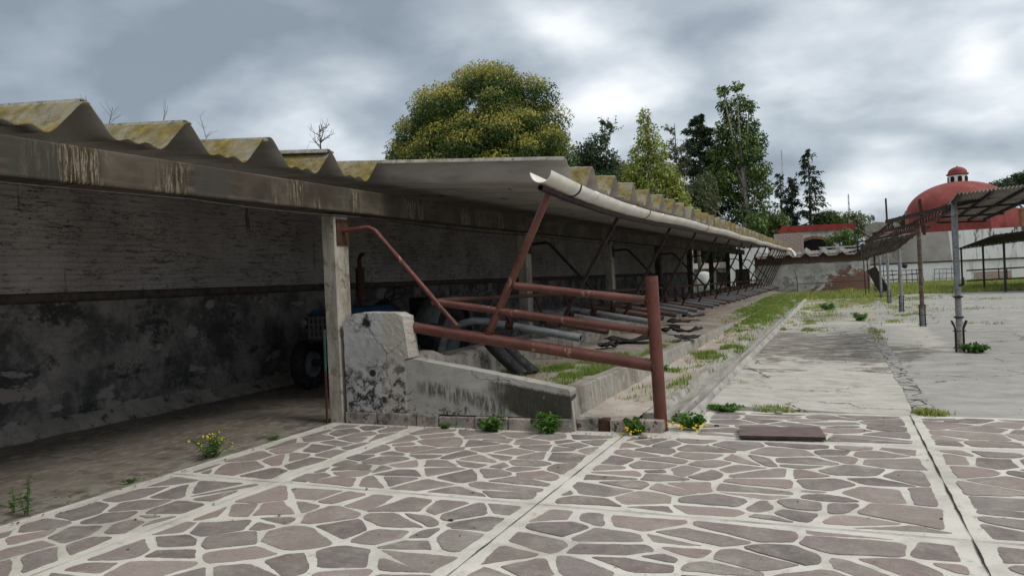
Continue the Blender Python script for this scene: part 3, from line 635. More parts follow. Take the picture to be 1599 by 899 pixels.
def addsheet(y0, x0, x1, tilt, dz):
    b = sheet(y0, x0, x1, tilt, dz); o = b.build('roof_sheet', [M['sheet_top'], M['sheet_under'], M['sheet_ridge']], shed)
    bm = bmesh.new(); bm.from_mesh(o.data); bmesh.ops.remove_doubles(bm, verts=bm.verts, dist=1e-5); bmesh.ops.recalc_face_normals(bm, faces=bm.faces)
    for e in bm.edges: e.smooth = len(e.link_faces) == 2 and e.calc_face_angle(0) < .6
    bm.to_mesh(o.data); bm.free()
for k in range(11):
    y0 = 8.25-PER*(k+1)+(.09 if k else 0); addsheet(y0, -9.2, [-5.40, -5.42, -5.48, -5.44, -5.40, -5.5][k % 6], rr.uniform(-.01, .01), -.012 if not k else [-.025, -.035, -.055, -.08, -.10, -.12, -.12, -.12, -.12, -.12][k-1])
for k in range(40): addsheet(8.25+PER*k, -9.2, -2.85+rr.uniform(-.02, .02), rr.uniform(-.008, .008), rr.uniform(-.006, .006))
# roof purlins under the sheets
# gutter
def gz(y): 
    base = np.interp(y, [7.3, 8.4, 10, 11.5, 14, 17.8, 24, 33, 52], [2.615, 2.545, 2.505, 2.51, 2.54, 2.58, 2.62, 2.665, 2.77]); return float(base)+.014*math.sin(y*.95)*min(1, max(0, (y-9)/6))
def gx(y): return -2.78+.012*math.sin(y*.7+1)
gut = MB(); RG = .12; NA = 12; GY = [7.27+k*.45 for k in range(97)]
for rad, fl in ((RG, 0), (RG-.006, 1)):
    V = []; 
    for y in GY:
        for a in range(NA+1):
            t = math.pi*(1+a/NA); V.append((gx(y)+rad*math.cos(t)*1.02, y, gz(y)+RG+rad*math.sin(t)))
    n1 = NA+1; gut.add(V, [(j*n1+i, j*n1+i+1, (j+1)*n1+i+1, (j+1)*n1+i) if fl else (j*n1+i, (j+1)*n1+i, (j+1)*n1+i+1, j*n1+i+1) for j in range(len(GY)-1) for i in range(NA)], 0, True)
def lip(y):
    V = []
    for rad in (RG, RG-.006):
        for a in range(NA+1): t = math.pi*(1+a/NA); V.append((gx(y)+rad*math.cos(t)*1.02, y, gz(y)+RG+rad*math.sin(t)))
    gut.add(V, [(i, i+1, NA+2+i, NA+1+i) for i in range(NA)])
lip(GY[0]); lip(GY[-1])
for a in (0, NA):
    V = []
    for y in GY:
        t = math.pi*(1+a/NA)
        for rad in (RG, RG-.006): V.append((gx(y)+rad*math.cos(t)*1.02, y, gz(y)+RG+rad*math.sin(t)))
    gut.add(V, [(2*j, 2*j+1, 2*j+3, 2*j+2) for j in range(len(GY)-1)])
go = gut.build('gutter', M['pvc'], shed)
b = MB(); b.tube([(gx(y)-.02, y, gz(y)-.045) for y in [7.3]+[8+1.5*k for k in range(29)]], .034, 10, 0, True, 1, True); b.build('eaves_pipe', [M['darkred'], M['bore']], shed)
def ring(y, wd, r, mat, name):
    b = MB(); V = []
    for yy in (y, y+wd):
        for a in range(NA+1): t = math.pi*(1+a/NA); V.append((gx(yy)+r*math.cos(t)*1.02, yy, gz(yy)+RG+r*math.sin(t)))
    b.add(V, [(i, i+1, NA+2+i, NA+1+i) for i in range(NA)], 0, True); o = b.build(name, mat, go)
    sl = o.modifiers.new('thick', 'SOLIDIFY'); sl.thickness = .006
for y in (8.2, 11.7, 17.6, 24, 29): ring(y, .045, RG+.004, M['rubber'], 'strap')
for y in (8.75, 10.6, 12.6, 15.9, 20.3, 26.6, 32.5, 38.5, 44): ring(y, .16, RG+.005, M['pvc'], 'sleeve')
b = MB(); b.tube([(-2.78, 50.3, 2.86), (-2.62, 50.6, 2.84), (-2.45, 50.65, 2.66), (-2.35, 50.65, 2.42)], .10, 12); b.build('downpipe_elbow', M['pvc'], go)
# roof struts standing on the stall pipes
for i, y in enumerate([10.35, 14.05, 16.8, 20.0, 22.6, 25.9, 29.0, 32.0, 35, 38, 40.4, 42.5, 44.4, 46.2, 47.8, 49.4]):
    zt = gz(y)-.04; b = MB(); b.bar((-2.80, y, zt), (-3.80, y+.05, .90-.012*(y-10) if y < 30 else .66), .045, .045); b.build('roof_strut', M['darkred'], shed)
    
# ------------------------------------------------------------------ low front wall, kerb, troughs
lw = thing('low_wall', 'mould-stained whitewashed end wall of the shed, tall pier stepping to a sloping parapet', 'wall', (-4.5, 7.35, 0))
jr = random.Random(2); jag = [(-4.60+.06*k/26+jr.uniform(-.003, .003), 1.255-.48*k/26) for k in range(27)]+[(-4.60, .76)]
b = MB(); b.prism([(-5.43, .14), (-5.43, 1.20), (-5.36, 1.29), (-5.15, 1.315), (-4.70, 1.30), (-4.64, 1.275)]+jag+[(-4.60, .14)], 7.36, 7.60); o = b.build('pier', M['pier'], lw); roughen(o, 5, .0055, 24)
b = MB(); b.prism([(-4.60, .14), (-4.605, .745), (-4.50, .765), (-4.1, .70), (-3.6, .62), (-3.1, .53), (-2.62, .445), (-2.60, .42), (-2.60, .14)], 7.37, 7.56); o = b.build('parapet', M['slope'], lw); roughen(o, 3, .004, 5)
b = MB(); xx = -5.45; rr = random.Random(5)
while xx < -2.62:
    wd = rr.uniform(.28, .55); x1 = min(xx+wd, -2.6)
    b.box((xx+.006, 7.335+rr.uniform(-.012, .01), -.02), (x1-.006, 7.58, .13+rr.uniform(-.01, .01))); xx = x1
o = b.build('stone_base', M['basestone'], lw, .012); roughen(o, 3, .008, 7)
def kz(y): return float(np.interp(y, [7.4, 11, 17, 22, 28, 52], [.44, .36, .27, .19, .12, .12]))
b = MB(); V = []; n = 180
for k in range(n+1):
    y = 7.40+44*(k/n)**1.3; q = mnoise.noise(Vector((y*3, 1, 0)))*.014+mnoise.noise(Vector((y*.9, 4, 0)))*.02; z = kz(y)+q
    V += [(-2.60+.03*mnoise.noise(Vector((y*.7, 5, 0)))+.03, y, 0), (-2.605+q, y, z-.012), (-2.625, y, z), (-2.80+q, y, z-.01), (-2.81, y, .1)]
b.add(V, [(5*k+i, 5*k+5+i, 5*k+6+i, 5*k+1+i) for k in range(n) for i in range(4)], 0, False); b.add(V[:5], [(0, 1, 2, 3, 4)])
tag(b.build('kerb_wall', M['kerb']), 'long low concrete kerb wall between feed strip and worn lane', 'kerb')
# feed strip earth, stall bed and trough wall
def ez(x, y):
    t = min(1, max(0, (y-9.6)/3)); e = float(np.interp(y, [8, 12, 20, 30, 52], [.30, .33, .27, .20, .20]))
    e = min(e, kz(y)-.03)+(e-min(e, kz(y)-.03))*min(1, max(0, (-2.95-x)/.6))
    return e
struct(grid('feed_strip', -4.62, -2.79, 7.5, 51.5, .3, M['earth'], 18, 300, .035, 2.4, zf=ez))
b = MB(); V = []; n = 160
for k in range(n+1):
    y = 7.58+43*(k/n)**1.4; q = mnoise.noise(Vector((y*1.7, 2, 0))); z = float(np.interp(y, [7.5, 8.1, 8.5, 10, 12, 51], [.72, .80, .66, .70, .60, .58]))+.025*q
    V += [(-4.60+.02*q, y, .2), (-4.61, y, z-.03), (-4.65, y, z), (-4.80, y, z+.01), (-4.84, y, z-.04), (-4.85, y, 0)]
b.add(V, [(6*k+i, 6*k+6+i, 6*k+7+i, 6*k+1+i) for k in range(n) for i in range(5)], 0, True); b.add(V[:6], [(0, 1, 2, 3, 4, 5)])
tag(b.build('trough_wall', M['plinth']), 'stained low concrete trough wall running under the stall pipes', 'wall')
b = MB(); b.box((-5.38, 8.2, -.02), (-5.24, 50, .62)); tag(b.build('bedding_curb', M['plinth'], None, .02), 'inner concrete bedding curb behind the trough wall, along the column line', 'curb')
struct(grid('stall_bed', -5.25, -4.83, 7.6, 50, .42, M['earth'], 4, 120, .04, 2))
# lane and drain channel
struct(grid('lane', -2.60, -1.96, 7.55, 51.5, .10, M['lane'], 12, 260, .022, 3, zf=lambda x, y: .115-.03*min(1, (y-7.5)/8)+(.02 if x < -2.5 else 0)))
b = MB(); rr = random.Random(9); xx = -2.62
for wd, mi in ((.28, 0), (.12, 1), (.36, 0), (.2, 0)):
    b.box((xx+.004, 7.47+rr.uniform(-.02, .02), -.02), (xx+wd-.004, 7.60, .125), mi); xx += wd
o = b.build('lane_step', [M['basestone'], M['rust']], None, .012); roughen(o, 3, .008, 7, 4); tag(o, 'low broken stone step at the lane end left of the red gate post', 'step')
b = MB(); V = []; n = 120
secs = [(-1.98, .105), (-1.86, .115), (-1.83, .045), (-1.63, .035), (-1.61, .115), (-1.56, .12), (-1.548, .09), (-1.50, .105), (-1.42, .0)]
for k in range(n+1):
    y = 8.0+(42*(k/n)**1.35)
    for (x, z) in secs: V.append((x+.008*mnoise.noise(Vector((x*9, y*1.1, 0))), y, z*(1-.25*min(1, (y-8)/14))+.008*mnoise.noise(Vector((x*9, y*2.3, 2)))))
m_ = len(secs)
for i in range(m_-1): b.add([V[m_*k+q] for k in range(n+1) for q in (i, i+1)], [(2*k, 2*k+2, 2*k+3, 2*k+1) for k in range(n)], 0 if i in (2, 3, 5, 6) else 1)
b.add([(*p[:2], p[2]) for p in V[:m_]]+[(-1.42, 8, -.02), (-1.98, 8, -.02)], [list(range(m_+2))])
struct(b.build('drain_channel', [M['channel'], M['chedge']]))

# ------------------------------------------------------------------ red pipe gate
g = thing('pipe_barrier', 'red painted pipe barrier with three sloping rails and stout corner post', 'barrier', (-1.71, 7.62, 0))
def pl(px, py): return aty(px, py, 7.62)
b = MB(); b.tube([(pl(1033, 674).x, 7.62, -.02), (pl(1017, 431).x, 7.62, pl(1017, 431).z)], .066, 20, 0, True, 0); b.build('post', M['red'], g)
def rail(a, c, r, hollow=False):
    b = MB(); b.tube([pl(*a), pl(*c)], r, 16, 0, True, 1, hollow); return b.build('rail', [M['red'], M['bore']], g)
def weld(c, d, r): 
    c, d = Vector(c), Vector(d).normalized(); u = d.orthogonal().normalized(); v = d.cross(u); b = MB()
    b.tube([c+(u*math.cos(t)+v*math.sin(t))*r*(1+.06*math.sin(t*17)) for t in [2*math.pi*k/40 for k in range(41)]], .009, 6, cap=False); b.build('weld_bead', M['rust'], g)
for px, py, rr_ in ((1020, 570, .068), (1014, 517, .044), (1009, 468, .044)): weld(pl(px, py), (1, 0, -.15), rr_)
weld(pl(766, 516), (.3, 0, .5), .046); weld(pl(803, 446), (1, 0, -.1), .045)
b = MB(); b.tube([(pl(1032, 660).x, 7.62, -.0), (pl(1032, 664).x, 7.62, .035)], [.074, .069], 20); b.build('rust_collar', M['rust'], g)
r1 = rail((629, 508), (1024, 571), .066); rail((676, 471), (1018, 518), .042, True); rail((803, 446), (1013, 469), .042)
b = MB(); a = pl(629, 508); b.tube([a+Vector((-.012, 0, -.002)), a+Vector((.05, 0, -.008))], .075, 16); b.build('rust_sleeve', M['rust'], g)
b = MB(); b.tube([pl(763, 521), Vector((-2.825, 7.62, 2.555))], .043, 16); b.build('strut', M['red'], g)
b = MB(); b.tube([pl(715, 513), pl(540, 352)], .0, 3); 
# feed rail running down the shed
fr = thing('feed_rail', 'thin rusty horizontal rail running the length of the stalls behind the red barrier', 'rail', (-4.3, 7.7, 1.4))
b = MB(); b.tube([(-4.3, 7.66, 1.415), (-4.3, 12.8, 1.345), (-4.3, 17.6, 1.28), (-4.3, 27, 1.19), (-4.3, 50, 1.0)], .03, 10); b.build('pipe', M['rust'], fr)

# ------------------------------------------------------------------ stall dividers
def stall(y, zo, pm, label, group, full=True, xe=-3.3):
    s = thing('stall_divider', label, 'stall pipe', (-3.9, y, 0), group)
    z = zo; b = MB()
    pts = [(xe, y, z), (-4.38, y, z+.20), (-4.75, y, z+.262), (-4.95, y, z+.275), (-5.14, y, z+.24), (-5.32, y, z+.15), (-5.45, y, z+.03), (-5.52, y, z-.14), (-5.55, y, z-.45)] if full else [(xe, y, z), (-4.3, y, z+.05), (-4.7, y, z+.06), (-5.05, y, z-.02)]
    b.tube(pts, .056, 14, 0, True, 1, True); b.build('pipe', [pm, M['bore']], s)
    b = MB(); b.tube([(-4.30, y, z+.186), (-4.42, y, z+.208)], .066, 14); b.build('collar', M['rust'], s)
    zr = float(np.interp(y, [7.66, 12.8, 17.6, 27, 50], [1.415, 1.345, 1.28, 1.19, 1.0]))
    b = MB(); b.tube([(-4.3, y-.5, zr), (-4.36, y-.02, z+.23)], .022, 8); b.build('brace', M['rust'] if y < 17 else M['darkred'], s)
    return s
PY = [9.9+1.36*k for k in range(30)]
def pz(y): return float(np.interp(y, [9.9, 14, 20, 28, 50], [.77, .725, .64, .55, .50]))
labs = ['nearest grey galvanized stall pipe with bent back end and rusty collar', 'second stall pipe, dark rust-red underside, half hidden behind the barrier rails', 'third stall pipe, pale with a dark blue-grey outer end', 'fourth stall pipe, mottled grey and rust with a pale joint', 'fifth stall pipe, rust-brown, ending just left of the red post']
first = None
for k, y in enumerate(PY):
    if k < 5: stall(y, pz(y), [M['galv'], M['rustpipe'], M['galv'], M['galv'], M['rustpipe']][k], labs[k], 'stall pipes in a row under the roof')
    elif k == 5: first = stall(y, pz(y), M['rustpipe'], 'weathered brown-grey stall pipe in the receding row right of the red post', 'stall pipes in a row under the roof'); fz = pz(y)
    elif k == 6: second = stall(y, pz(y), M['galv2'], first['label'], 'stall pipes in a row under the roof'); sz = pz(y)
    else:
        src, z0 = (first, fz) if k % 4 == 0 else (second, sz); dup(src, (-3.9+random.uniform(-.03, .03), y, pz(y)-z0))

# ------------------------------------------------------------------ tractor
tr = thing('tractor', 'old blue farm tractor parked nose out in the dark behind the first column', 'tractor', (-7.35, 11, 0))
X0 = -7.35
b = MB(); b.prism([(-.27, .82), (-.27, 1.20), (-.2, 1.30), (.2, 1.30), (.27, 1.20), (.27, .82)], 9.45, 11.1, 'y'); 
for i in range(len(b.v)): b.v[i] = (b.v[i][0]+X0, b.v[i][1], b.v[i][2])
b.build('hood', M['blue'], tr, .03)
b = MB(); b.box((X0-.24, 9.9, .45), (X0+.24, 11.9, .84)); b.box((X0-.18, 11.0, .5), (X0+.18, 12.3, .95)); b.build('engine_block', M['dkmetal'], tr, .02)
b = MB(); b.box((X0-.25, 9.40, .80), (X0+.25, 9.448, 1.24)); gn = b.build('grille', M['dkmetal'], tr, .01)
b = MB()
for k in range(6): b.box((X0-.235+.085*k, 9.385, .84), (X0-.20+.085*k, 9.399, 1.2))
for k in range(4): b.box((X0-.24, 9.375, .86+.1*k), (X0+.24, 9.384, .885+.1*k))
b.build('grille_bars', M['grille'], gn)
for sx in (-1, 1):
    b = MB(); b.lathe((X0+sx*.36, 9.5, 1.10), [(0, -.09), (.07, -.08), (.09, 0), (.085, .01)], 16, 0, 'y'); h = b.build('headlight', M['dkmetal'], tr)
    b = MB(); b.lathe((X0+sx*.36, 9.405, 1.10), [(0, -.018), (.05, -.012), (.08, .008)], 16, 0, 'y'); b.build('lens', M['lamp'], h)
def wheel(x, y, r, wd, par):
    t = r*.30
    wh = MB(); wh.lathe((x, y, r), [(r*.56, -wd*.36), (r*.6, -wd*.46), (r*.9, -wd*.5), (r*.985, -wd*.40), (r, -wd*.2), (r, wd*.2), (r*.985, wd*.40), (r*.9, wd*.5), (r*.6, wd*.46), (r*.56, wd*.36)], 36, 0, 'x')
    for k in range(18):
        a = 2*math.pi*k/18
        for s in (-1, 1):
            p = Vector((x+s*wd*.42, y+math.cos(a)*r*.98, r+math.sin(a)*r*.98)); a2 = a+.16; q = Vector((x, y+math.cos(a2)*r*1.01, r+math.sin(a2)*r*1.01)); wh.bar(p, q, .05*r/.4, .04*r/.4, 0, (0, math.cos(a), math.sin(a)))
    o = wh.build('wheel', M['rubber'], par)
    b = MB(); b.lathe((x, y, r), [(r*.57, -wd*.36), (r*.5, -wd*.2), (r*.2, -wd*.12), (r*.16, -wd*.25), (0, -wd*.26)], 28, 0, 'x'); b.lathe((x, y, r), [(r*.57, wd*.36), (r*.5, wd*.2), (r*.2, wd*.12), (r*.16, wd*.25), (0, wd*.26)], 28, 0, 'x'); b.build('rim', M['greypaint'], o)
for sx in (-1, 1): wheel(X0+sx*.70, 9.95, .39, .20, tr); wheel(X0+sx*.74, 12.0, .66, .36, tr)
b = MB(); b.tube([(X0-.62, 9.95, .42), (X0+.62, 9.95, .42)], .05, 10); b.tube([(X0-.6, 12, .66), (X0+.6, 12, .66)], .09, 10); b.build('axles', M['dkmetal'], tr)
for sx in (-1, 1):
    b = MB(); V = []
    for k in range(13):
        a = R_(-10+k*14); V += [(X0+sx*.52, 12+.74*math.cos(a), .66+.74*math.sin(a)), (X0+sx*.95, 12+.74*math.cos(a), .66+.74*math.sin(a)), (X0+sx*.97, 12+.72*math.cos(a), .66+.68*math.sin(a))]
    b.add(V, [(3*k+i, 3*k+3+i, 3*k+4+i, 3*k+1+i) for k in range(12) for i in range(2)], 0, True); o = b.build('fender', M['greypaint'], tr); sl = o.modifiers.new('t', 'SOLIDIFY'); sl.thickness = .012
b = MB(); b.tube([(X0+.1, 10.35, 1.28), (X0+.1, 10.35, 1.5)], .03, 10); b.tube([(X0+.1, 10.35, 1.45), (X0+.1, 10.35, 1.95)], .075, 14); b.tube([(X0+.1, 10.35, 1.95), (X0+.1, 10.35, 2.08), (X0+.15, 10.33, 2.15), (X0+.22, 10.3, 2.17)], .035, 10); b.build('exhaust_stack', M['rust'], tr)
b = MB(); b.tube([(X0-.15, 9.9, 1.28), (X0-.15, 9.9, 1.5)], .04, 10); b.lathe((X0-.15, 9.9, 1.48), [(0, .16), (.1, .15), (.11, 0), (.04, -.02)], 16); b.build('air_cleaner', M['dkmetal'], tr)
b = MB(); c = Vector((X0, 11.55, 1.48)); q = Matrix.Rotation(R_(35), 3, 'X')
b.tube([c+q @ Vector((.2*math.cos(t), .2*math.sin(t), 0)) for t in [2*math.pi*k/24 for k in range(25)]], .014, 8, cap=False)
for k in range(3): b.tube([c, c+q @ Vector((.2*math.cos(k*2.09), .2*math.sin(k*2.09), 0))], .009, 6)
b.tube([c, c+Vector((0, -.4, -.35))], .022, 8); b.build('steering_wheel', M['dkmetal'], tr)
b = MB(); b.box((X0-.22, 12.0, 1.02), (X0+.22, 12.4, 1.1)); b.box((X0-.22, 12.37, 1.1), (X0+.22, 12.43, 1.38)); b.build('seat', M['rubber'], tr, .02)

# ------------------------------------------------------------------ small things by the shed
o = MB(); o.bar((-5.705, 7.325, 0), (-5.70, 7.335, .62), .02, .02, 1); o.bar((-5.70, 7.335, .62), (-5.695, 7.34, 1.12), .02, .02, 0)
tag(o.build('metal_bar', [M['green'], M['rust']]), 'thin green and rusty bar leaning on the near side of the first column', 'bar')
# half tyre leaning on the trough wall
b = MB(); base = Vector((-4.30, 9.35, .30))
for s in (0, .17):
    V = []
    for k in range(9):
        t = k/8; x = -4.05-.50*t+s*.5-.10*math.sin(t*3.1); z = .30+.42*math.sin(t*1.5); y = 9.30+s+.08*t
        V += [(x, y, z), (x+.11, y+.02, z+.06), (x+.16, y+.10, z+.06), (x+.09, y+.15, z)]
    b.add(V, [(4*k+i, 4*k+4+i, 4*k+4+(i+1) % 4, 4*k+(i+1) % 4) for k in range(8) for i in range(4)], 0, True); b.add(V[:4], [(0, 1, 2, 3)]); b.add(V[-4:], [(3, 2, 1, 0)])
o = b.build('tyre_piece', M['rubber']); tag(o, 'split piece of black tyre slumped against the trough wall under the nearest pipe', 'tyre')
def ragmat(pos, sx, sy, rot, seed, label):
    b = MB(); n = 10; V = []
    for j in range(n+1):
        for i in range(n+1):
            u, v = i/n-.5, j/n-.5; k = mnoise.noise(Vector((u*3, v*3, seed))); ed = 1+.25*mnoise.noise(Vector((u*5, v*5, seed+9)))
            x, y = u*sx*ed, v*sy*ed; z = .03+.09*k+.10*abs(u)*(1 if seed % 2 else .3)
            c, s_ = math.cos(rot), math.sin(rot); V.append((pos[0]+x*c-y*s_, pos[1]+x*s_+y*c, pos[2]+max(0, z)))
    b.add(V, [(j*(n+1)+i, j*(n+1)+i+1, (j+1)*(n+1)+i+1, (j+1)*(n+1)+i) for j in range(n) for i in range(n)], 0, True)
    o = b.build('rubber_mat', M['rubber'], None, 0, pos); sl = o.modifiers.new('t', 'SOLIDIFY'); sl.thickness = .015
    return tag(o, label, 'rubber mat', 'torn rubber mats on the feed strip')
def onz(px, py, z): p = atz(px, py, z); return (p.x, p.y, z)
ragmat(onz(985, 533, .34), .9, .55, .3, 1, 'crumpled black rubber mat left of the red post, largest of the torn mats')
ragmat(onz(950, 542, .34), .35, .3, 1.3, 2, 'small black rubber scrap at the left end of the torn mats')
ragmat(onz(1038, 517, .34), .55, .4, .8, 3, 'black rubber scrap just right of the red post at rail height')
ragmat(onz(1058, 504, .34), .6, .4, 2.2, 4, 'upturned black rubber flap below the stall pipe ends')
ragmat(onz(1083, 496, .34), .6, .45, .2, 5, 'black rubber strip farther back, nearest the pipe ends')
ragmat(onz(1070, 518, .34), .6, .3, .5, 7, 'thin curled black rubber scrap lying nearest the kerb')
ragmat(onz(1075, 528, .34), .45, .4, 1.5, 8, 'flat dark rubber scrap right of the red post, nearest the camera')
# stone slab
b = MB(); C4 = [atz(1155, 672), atz(1281, 674), atz(1290, 690), atz(1155, 687)]
poly = [(p.x, p.y) for p in C4]; b.prism(poly[::-1], .016, .046, 'z', 0, 1)
b.box((poly[3][0]+.06, poly[3][1]+.05, 0), (poly[2][0]-.1, poly[2][1]+.25, .016), 1)
o = b.build('loose_slab', [M['slab'], M['slabedge']], None, .004); tag(o, 'loose dark reddish rectangular slab lying on the crazy paving', 'slab')
# pebbles
b = MB()
def pebble(px, py, r, label, mat):
    p = atz(px, py); b = MB(); b.lathe((0, 0, 0), [(0, -.6*r), (.8*r, -.4*r), (r, 0), (.7*r, .45*r), (0, .6*r)], 9, 0, 'z', sm=False)
    o = b.build('pebble', mat, None, 0, (0, 0, 0)); o.location = (p.x, p.y, r*.5); o.scale = (1.3, .9, 1); roughen(o, 1, r*.2, 30); tag(o, label, 'pebble')
pebble(1004, 684, .035, 'brown stone fragment on the paving in front of the red post', M['basestone'])
pebble(1216, 646, .03, 'small grey stone at the front edge of the pale yard slab', M['kerb'])
pebble(704, 813, .014, 'tiny reddish pebble on the left part of the paving', M['rust'])
pebble(1119, 666, .022, 'dark little stone beside the yellow-flowered weed right of the post', M['slabedge'])

# ------------------------------------------------------------------ plants
def leafsoup(centers, dirs, ln, wd, rnd, droop=.3, up=None):    # leaf = folded quad pair -> one quad rhombus each
    n = len(centers); up = rnd.normal(size=(n, 3)) if up is None else up; d = dirs/np.maximum(np.linalg.norm(dirs, axis=1, keepdims=True), 1e-6)
    s = np.cross(d, up); s /= np.maximum(np.linalg.norm(s, axis=1, keepdims=True), 1e-6)
    ln = np.asarray(ln).reshape(-1, 1)*np.ones((n, 1)); wd = np.asarray(wd).reshape(-1, 1)*np.ones((n, 1))
    a = centers; c = centers+d*ln; mid = centers+d*ln*.45; mid2 = mid.copy(); mid2[:, 2] += 0; c = c.copy(); c[:, 2] -= droop*ln[:, 0]
    return np.stack([a, mid+s*wd, c, mid-s*wd], 1).reshape(-1, 3)
GREENS = np.array([(.07, .16, .028), (.09, .20, .034), (.12, .24, .045), (.055, .125, .024)])
def weed(name, pos, h, spread, nst, label, cat='weed', flowers=0, fcol=(.75, .55, .02), leaf=.05, cols=GREENS, seed=0, narrow=.32, low_fl=False, group='weeds growing along the walls and paving edges'):
    rnd = np.random.default_rng(100+seed); t = thing(name, label, cat, pos, group); P = np.array(pos)
    st = MB(); C = []; D = []; LN = []; FL = []
    for k in range(nst):
        a = rnd.uniform(0, 6.28); r = spread*math.sqrt(rnd.uniform(.02, 1)); hh = h*rnd.uniform(.5, 1)*(1-.35*(r/spread)); tip = P+np.array([r*math.cos(a), r*math.sin(a), hh]); base = P+np.array([r*.25*math.cos(a), r*.25*math.sin(a), 0])
        mid = (base+tip)/2+np.array([0, 0, hh*.12]); st.tube([base, mid, tip], [.004, .003, .002], 4, cap=False)
        for j in range(int(10+hh*40)):
            u = rnd.uniform(.0, 1)**.85; p = base*(1-u)**2+2*mid*u*(1-u)+tip*u*u; dr = rnd.normal(size=3); dr[2] = abs(dr[2])*.5; C.append(p); D.append(dr); LN.append(leaf*rnd.uniform(.6, 1.3))
        if flowers and rnd.random() < flowers: FL.append(tip if not low_fl else np.array([tip[0]+rnd.normal()*.03, tip[1]-spread*.55, P[2]+rnd.uniform(.02, .07)]))
    st.build('stems', M['stem'], t)
    LN = np.array(LN); V = leafsoup(np.array(C), np.array(D), LN, LN*narrow, rnd); ci = rnd.integers(0, len(cols), len(C))
    fastmesh('leaves', V, 4, M['leaf'], (cols[ci]*rnd.uniform(.75, 1.25, (len(C), 1))).clip(0, 1), t)
    if FL:
        for p in FL:
            for q in range(rnd.integers(1, 4)):
                fl = MB()
                o = p+rnd.normal(size=3)*.012; r = rnd.uniform(.009, .015); nm = rnd.normal(size=3); nm[2] = abs(nm[2])+.6; nm[1] -= .6; nm = Vector(nm).normalized(); u = nm.orthogonal().normalized(); v = nm.cross(u)
                ring_ = [Vector(o)+(u*math.cos(x)+v*math.sin(x))*r*(1 if i % 2 else .7) for i, x in enumerate([2*math.pi*i/10 for i in range(10)])]
                fl.add(ring_+[Vector(o)+nm*r*.35], [(i, (i+1) % 10, 10) for i in range(10)]); fl.build('flower', M['yellow'], t)
    return t
M['stem'] = simple('stem_green', (.06, .09, .03), .7, .3); M['yellow'] = simple('yellow_petal', fc := (.72, .52, .02), .6, .2, 20)
weed('flowering_weed', (-5.76, 5.55, 0), .30, .20, 26, 'bushy weed with yellow flowers at the paving edge by the dirt floor', flowers=.95, leaf=.05, narrow=.13, seed=1)
weed('tall_weed', (-5.68, 3.66, 0), .40, .045, 5, 'tall thin green weed at the far left paving edge, right of a shorter one', leaf=.04, narrow=.14, seed=2)
weed('tall_weed', (-5.86, 3.68, 0), .28, .03, 3, 'short thin weed stalk at the left frame edge beside a taller one', leaf=.035, narrow=.14, seed=3)
weed('leafy_weed', (-3.48, 7.27, 0), .20, .15, 26, 'rounded leafy green weed at the foot of the mouldy parapet, middle of its base', leaf=.06, narrow=.4, seed=4)
weed('grassy_weed', (-2.83, 7.28, 0), .27, .15, 30, 'spiky grassy weed at the right end of the mouldy parapet', leaf=.10, narrow=.10, seed=5)
weed('leafy_weed', (-1.93, 7.40, 0), .22, .11, 18, 'weed with yellow ground flowers just left of the red post', flowers=1, low_fl=True, leaf=.055, narrow=.4, seed=6)
weed('leafy_weed', (-1.42, 7.72, .02), .20, .20, 34, 'broad dark weed with yellow ground flowers right of the red post', flowers=1, low_fl=True, leaf=.045, narrow=.35, seed=7)
weed('leafy_weed', (-4.05, 7.28, 0), .07, .07, 10, 'tiny weed at the parapet foot left of the rounded leafy one', leaf=.035, narrow=.35, seed=8)
weed('leafy_weed', (-1.22, 8.82, 0), .10, .22, 40, 'low green mat of weeds under the raised left corner of the yard slab', leaf=.04, narrow=.4, seed=17)
weed('leafy_weed', (2.17, 15.1, 0), .24, .24, 34, 'green weed at the foot of the nearest canopy pole', leaf=.07, narrow=.3, seed=9)
weed('leafy_weed', (-4.95, 8.6, .42), .30, .25, 26, 'bright green weed just behind the broken pier edge', leaf=.08, narrow=.4, seed=10)
weed('leafy_weed', (-4.75, 10.4, .55), .28, .3, 20, 'green weed by the bent end of the nearest stall pipe', leaf=.07, narrow=.4, seed=11)
weed('leafy_weed', (-5.68, 6.35, 0), .06, .06, 8, 'tiny weed on the dirt at the paving edge near the column', leaf=.03, seed=12)
weed('leafy_weed', (-5.72, 4.6, 0), .05, .07, 8, 'tiny low weed between the flowering weed and the tall stalks', leaf=.03, seed=13)
weed('leafy_weed', (.60, 24.0, 0), .3, .3, 20, 'small green tuft alone on the grey yard patch', leaf=.09, narrow=.2, seed=14)
weed('leafy_weed', (-.35, 30.5, 0), .35, .35, 20, 'dark round tuft in the far yard beside the channel', leaf=.1, narrow=.2, seed=15)
weed('leafy_weed', (-2.52, 11.6, .1), .12, .1, 12, 'small dark weed growing at the foot of the kerb wall', leaf=.04, seed=16)

def blades(name, pts, h, wd, cols, seed=0):
    rnd = np.random.default_rng(seed); P = np.array(pts); n = len(P); a = rnd.uniform(0, 6.28, n); P = P+np.concatenate([rnd.normal(0, .012, (n, 2)), np.zeros((n, P.shape[1]-2))], 1); hh = h*rnd.uniform(.4, 1.2, n)*(P[:, 3] if P.shape[1] > 3 else 1)
    P = P[:, :3]; le = rnd.uniform(.1, .7, n)[:, None]*hh[:, None]; dr = np.stack([np.cos(a), np.sin(a), 0*a], 1); sd = np.stack([-np.sin(a), np.cos(a), 0*a], 1)*(wd*rnd.uniform(.6, 1.3, n))[:, None]
    tip = P+dr*le+np.stack([0*a, 0*a, hh], 1); V = np.stack([P-sd, P+sd, tip], 1).reshape(-1, 3)
    ci = rnd.integers(0, len(cols), n); o = fastmesh(name, V, 3, M['grass'], cols[ci]*rnd.uniform(.7, 1.3, (n, 1)))
    o['kind'] = 'stuff'; return o
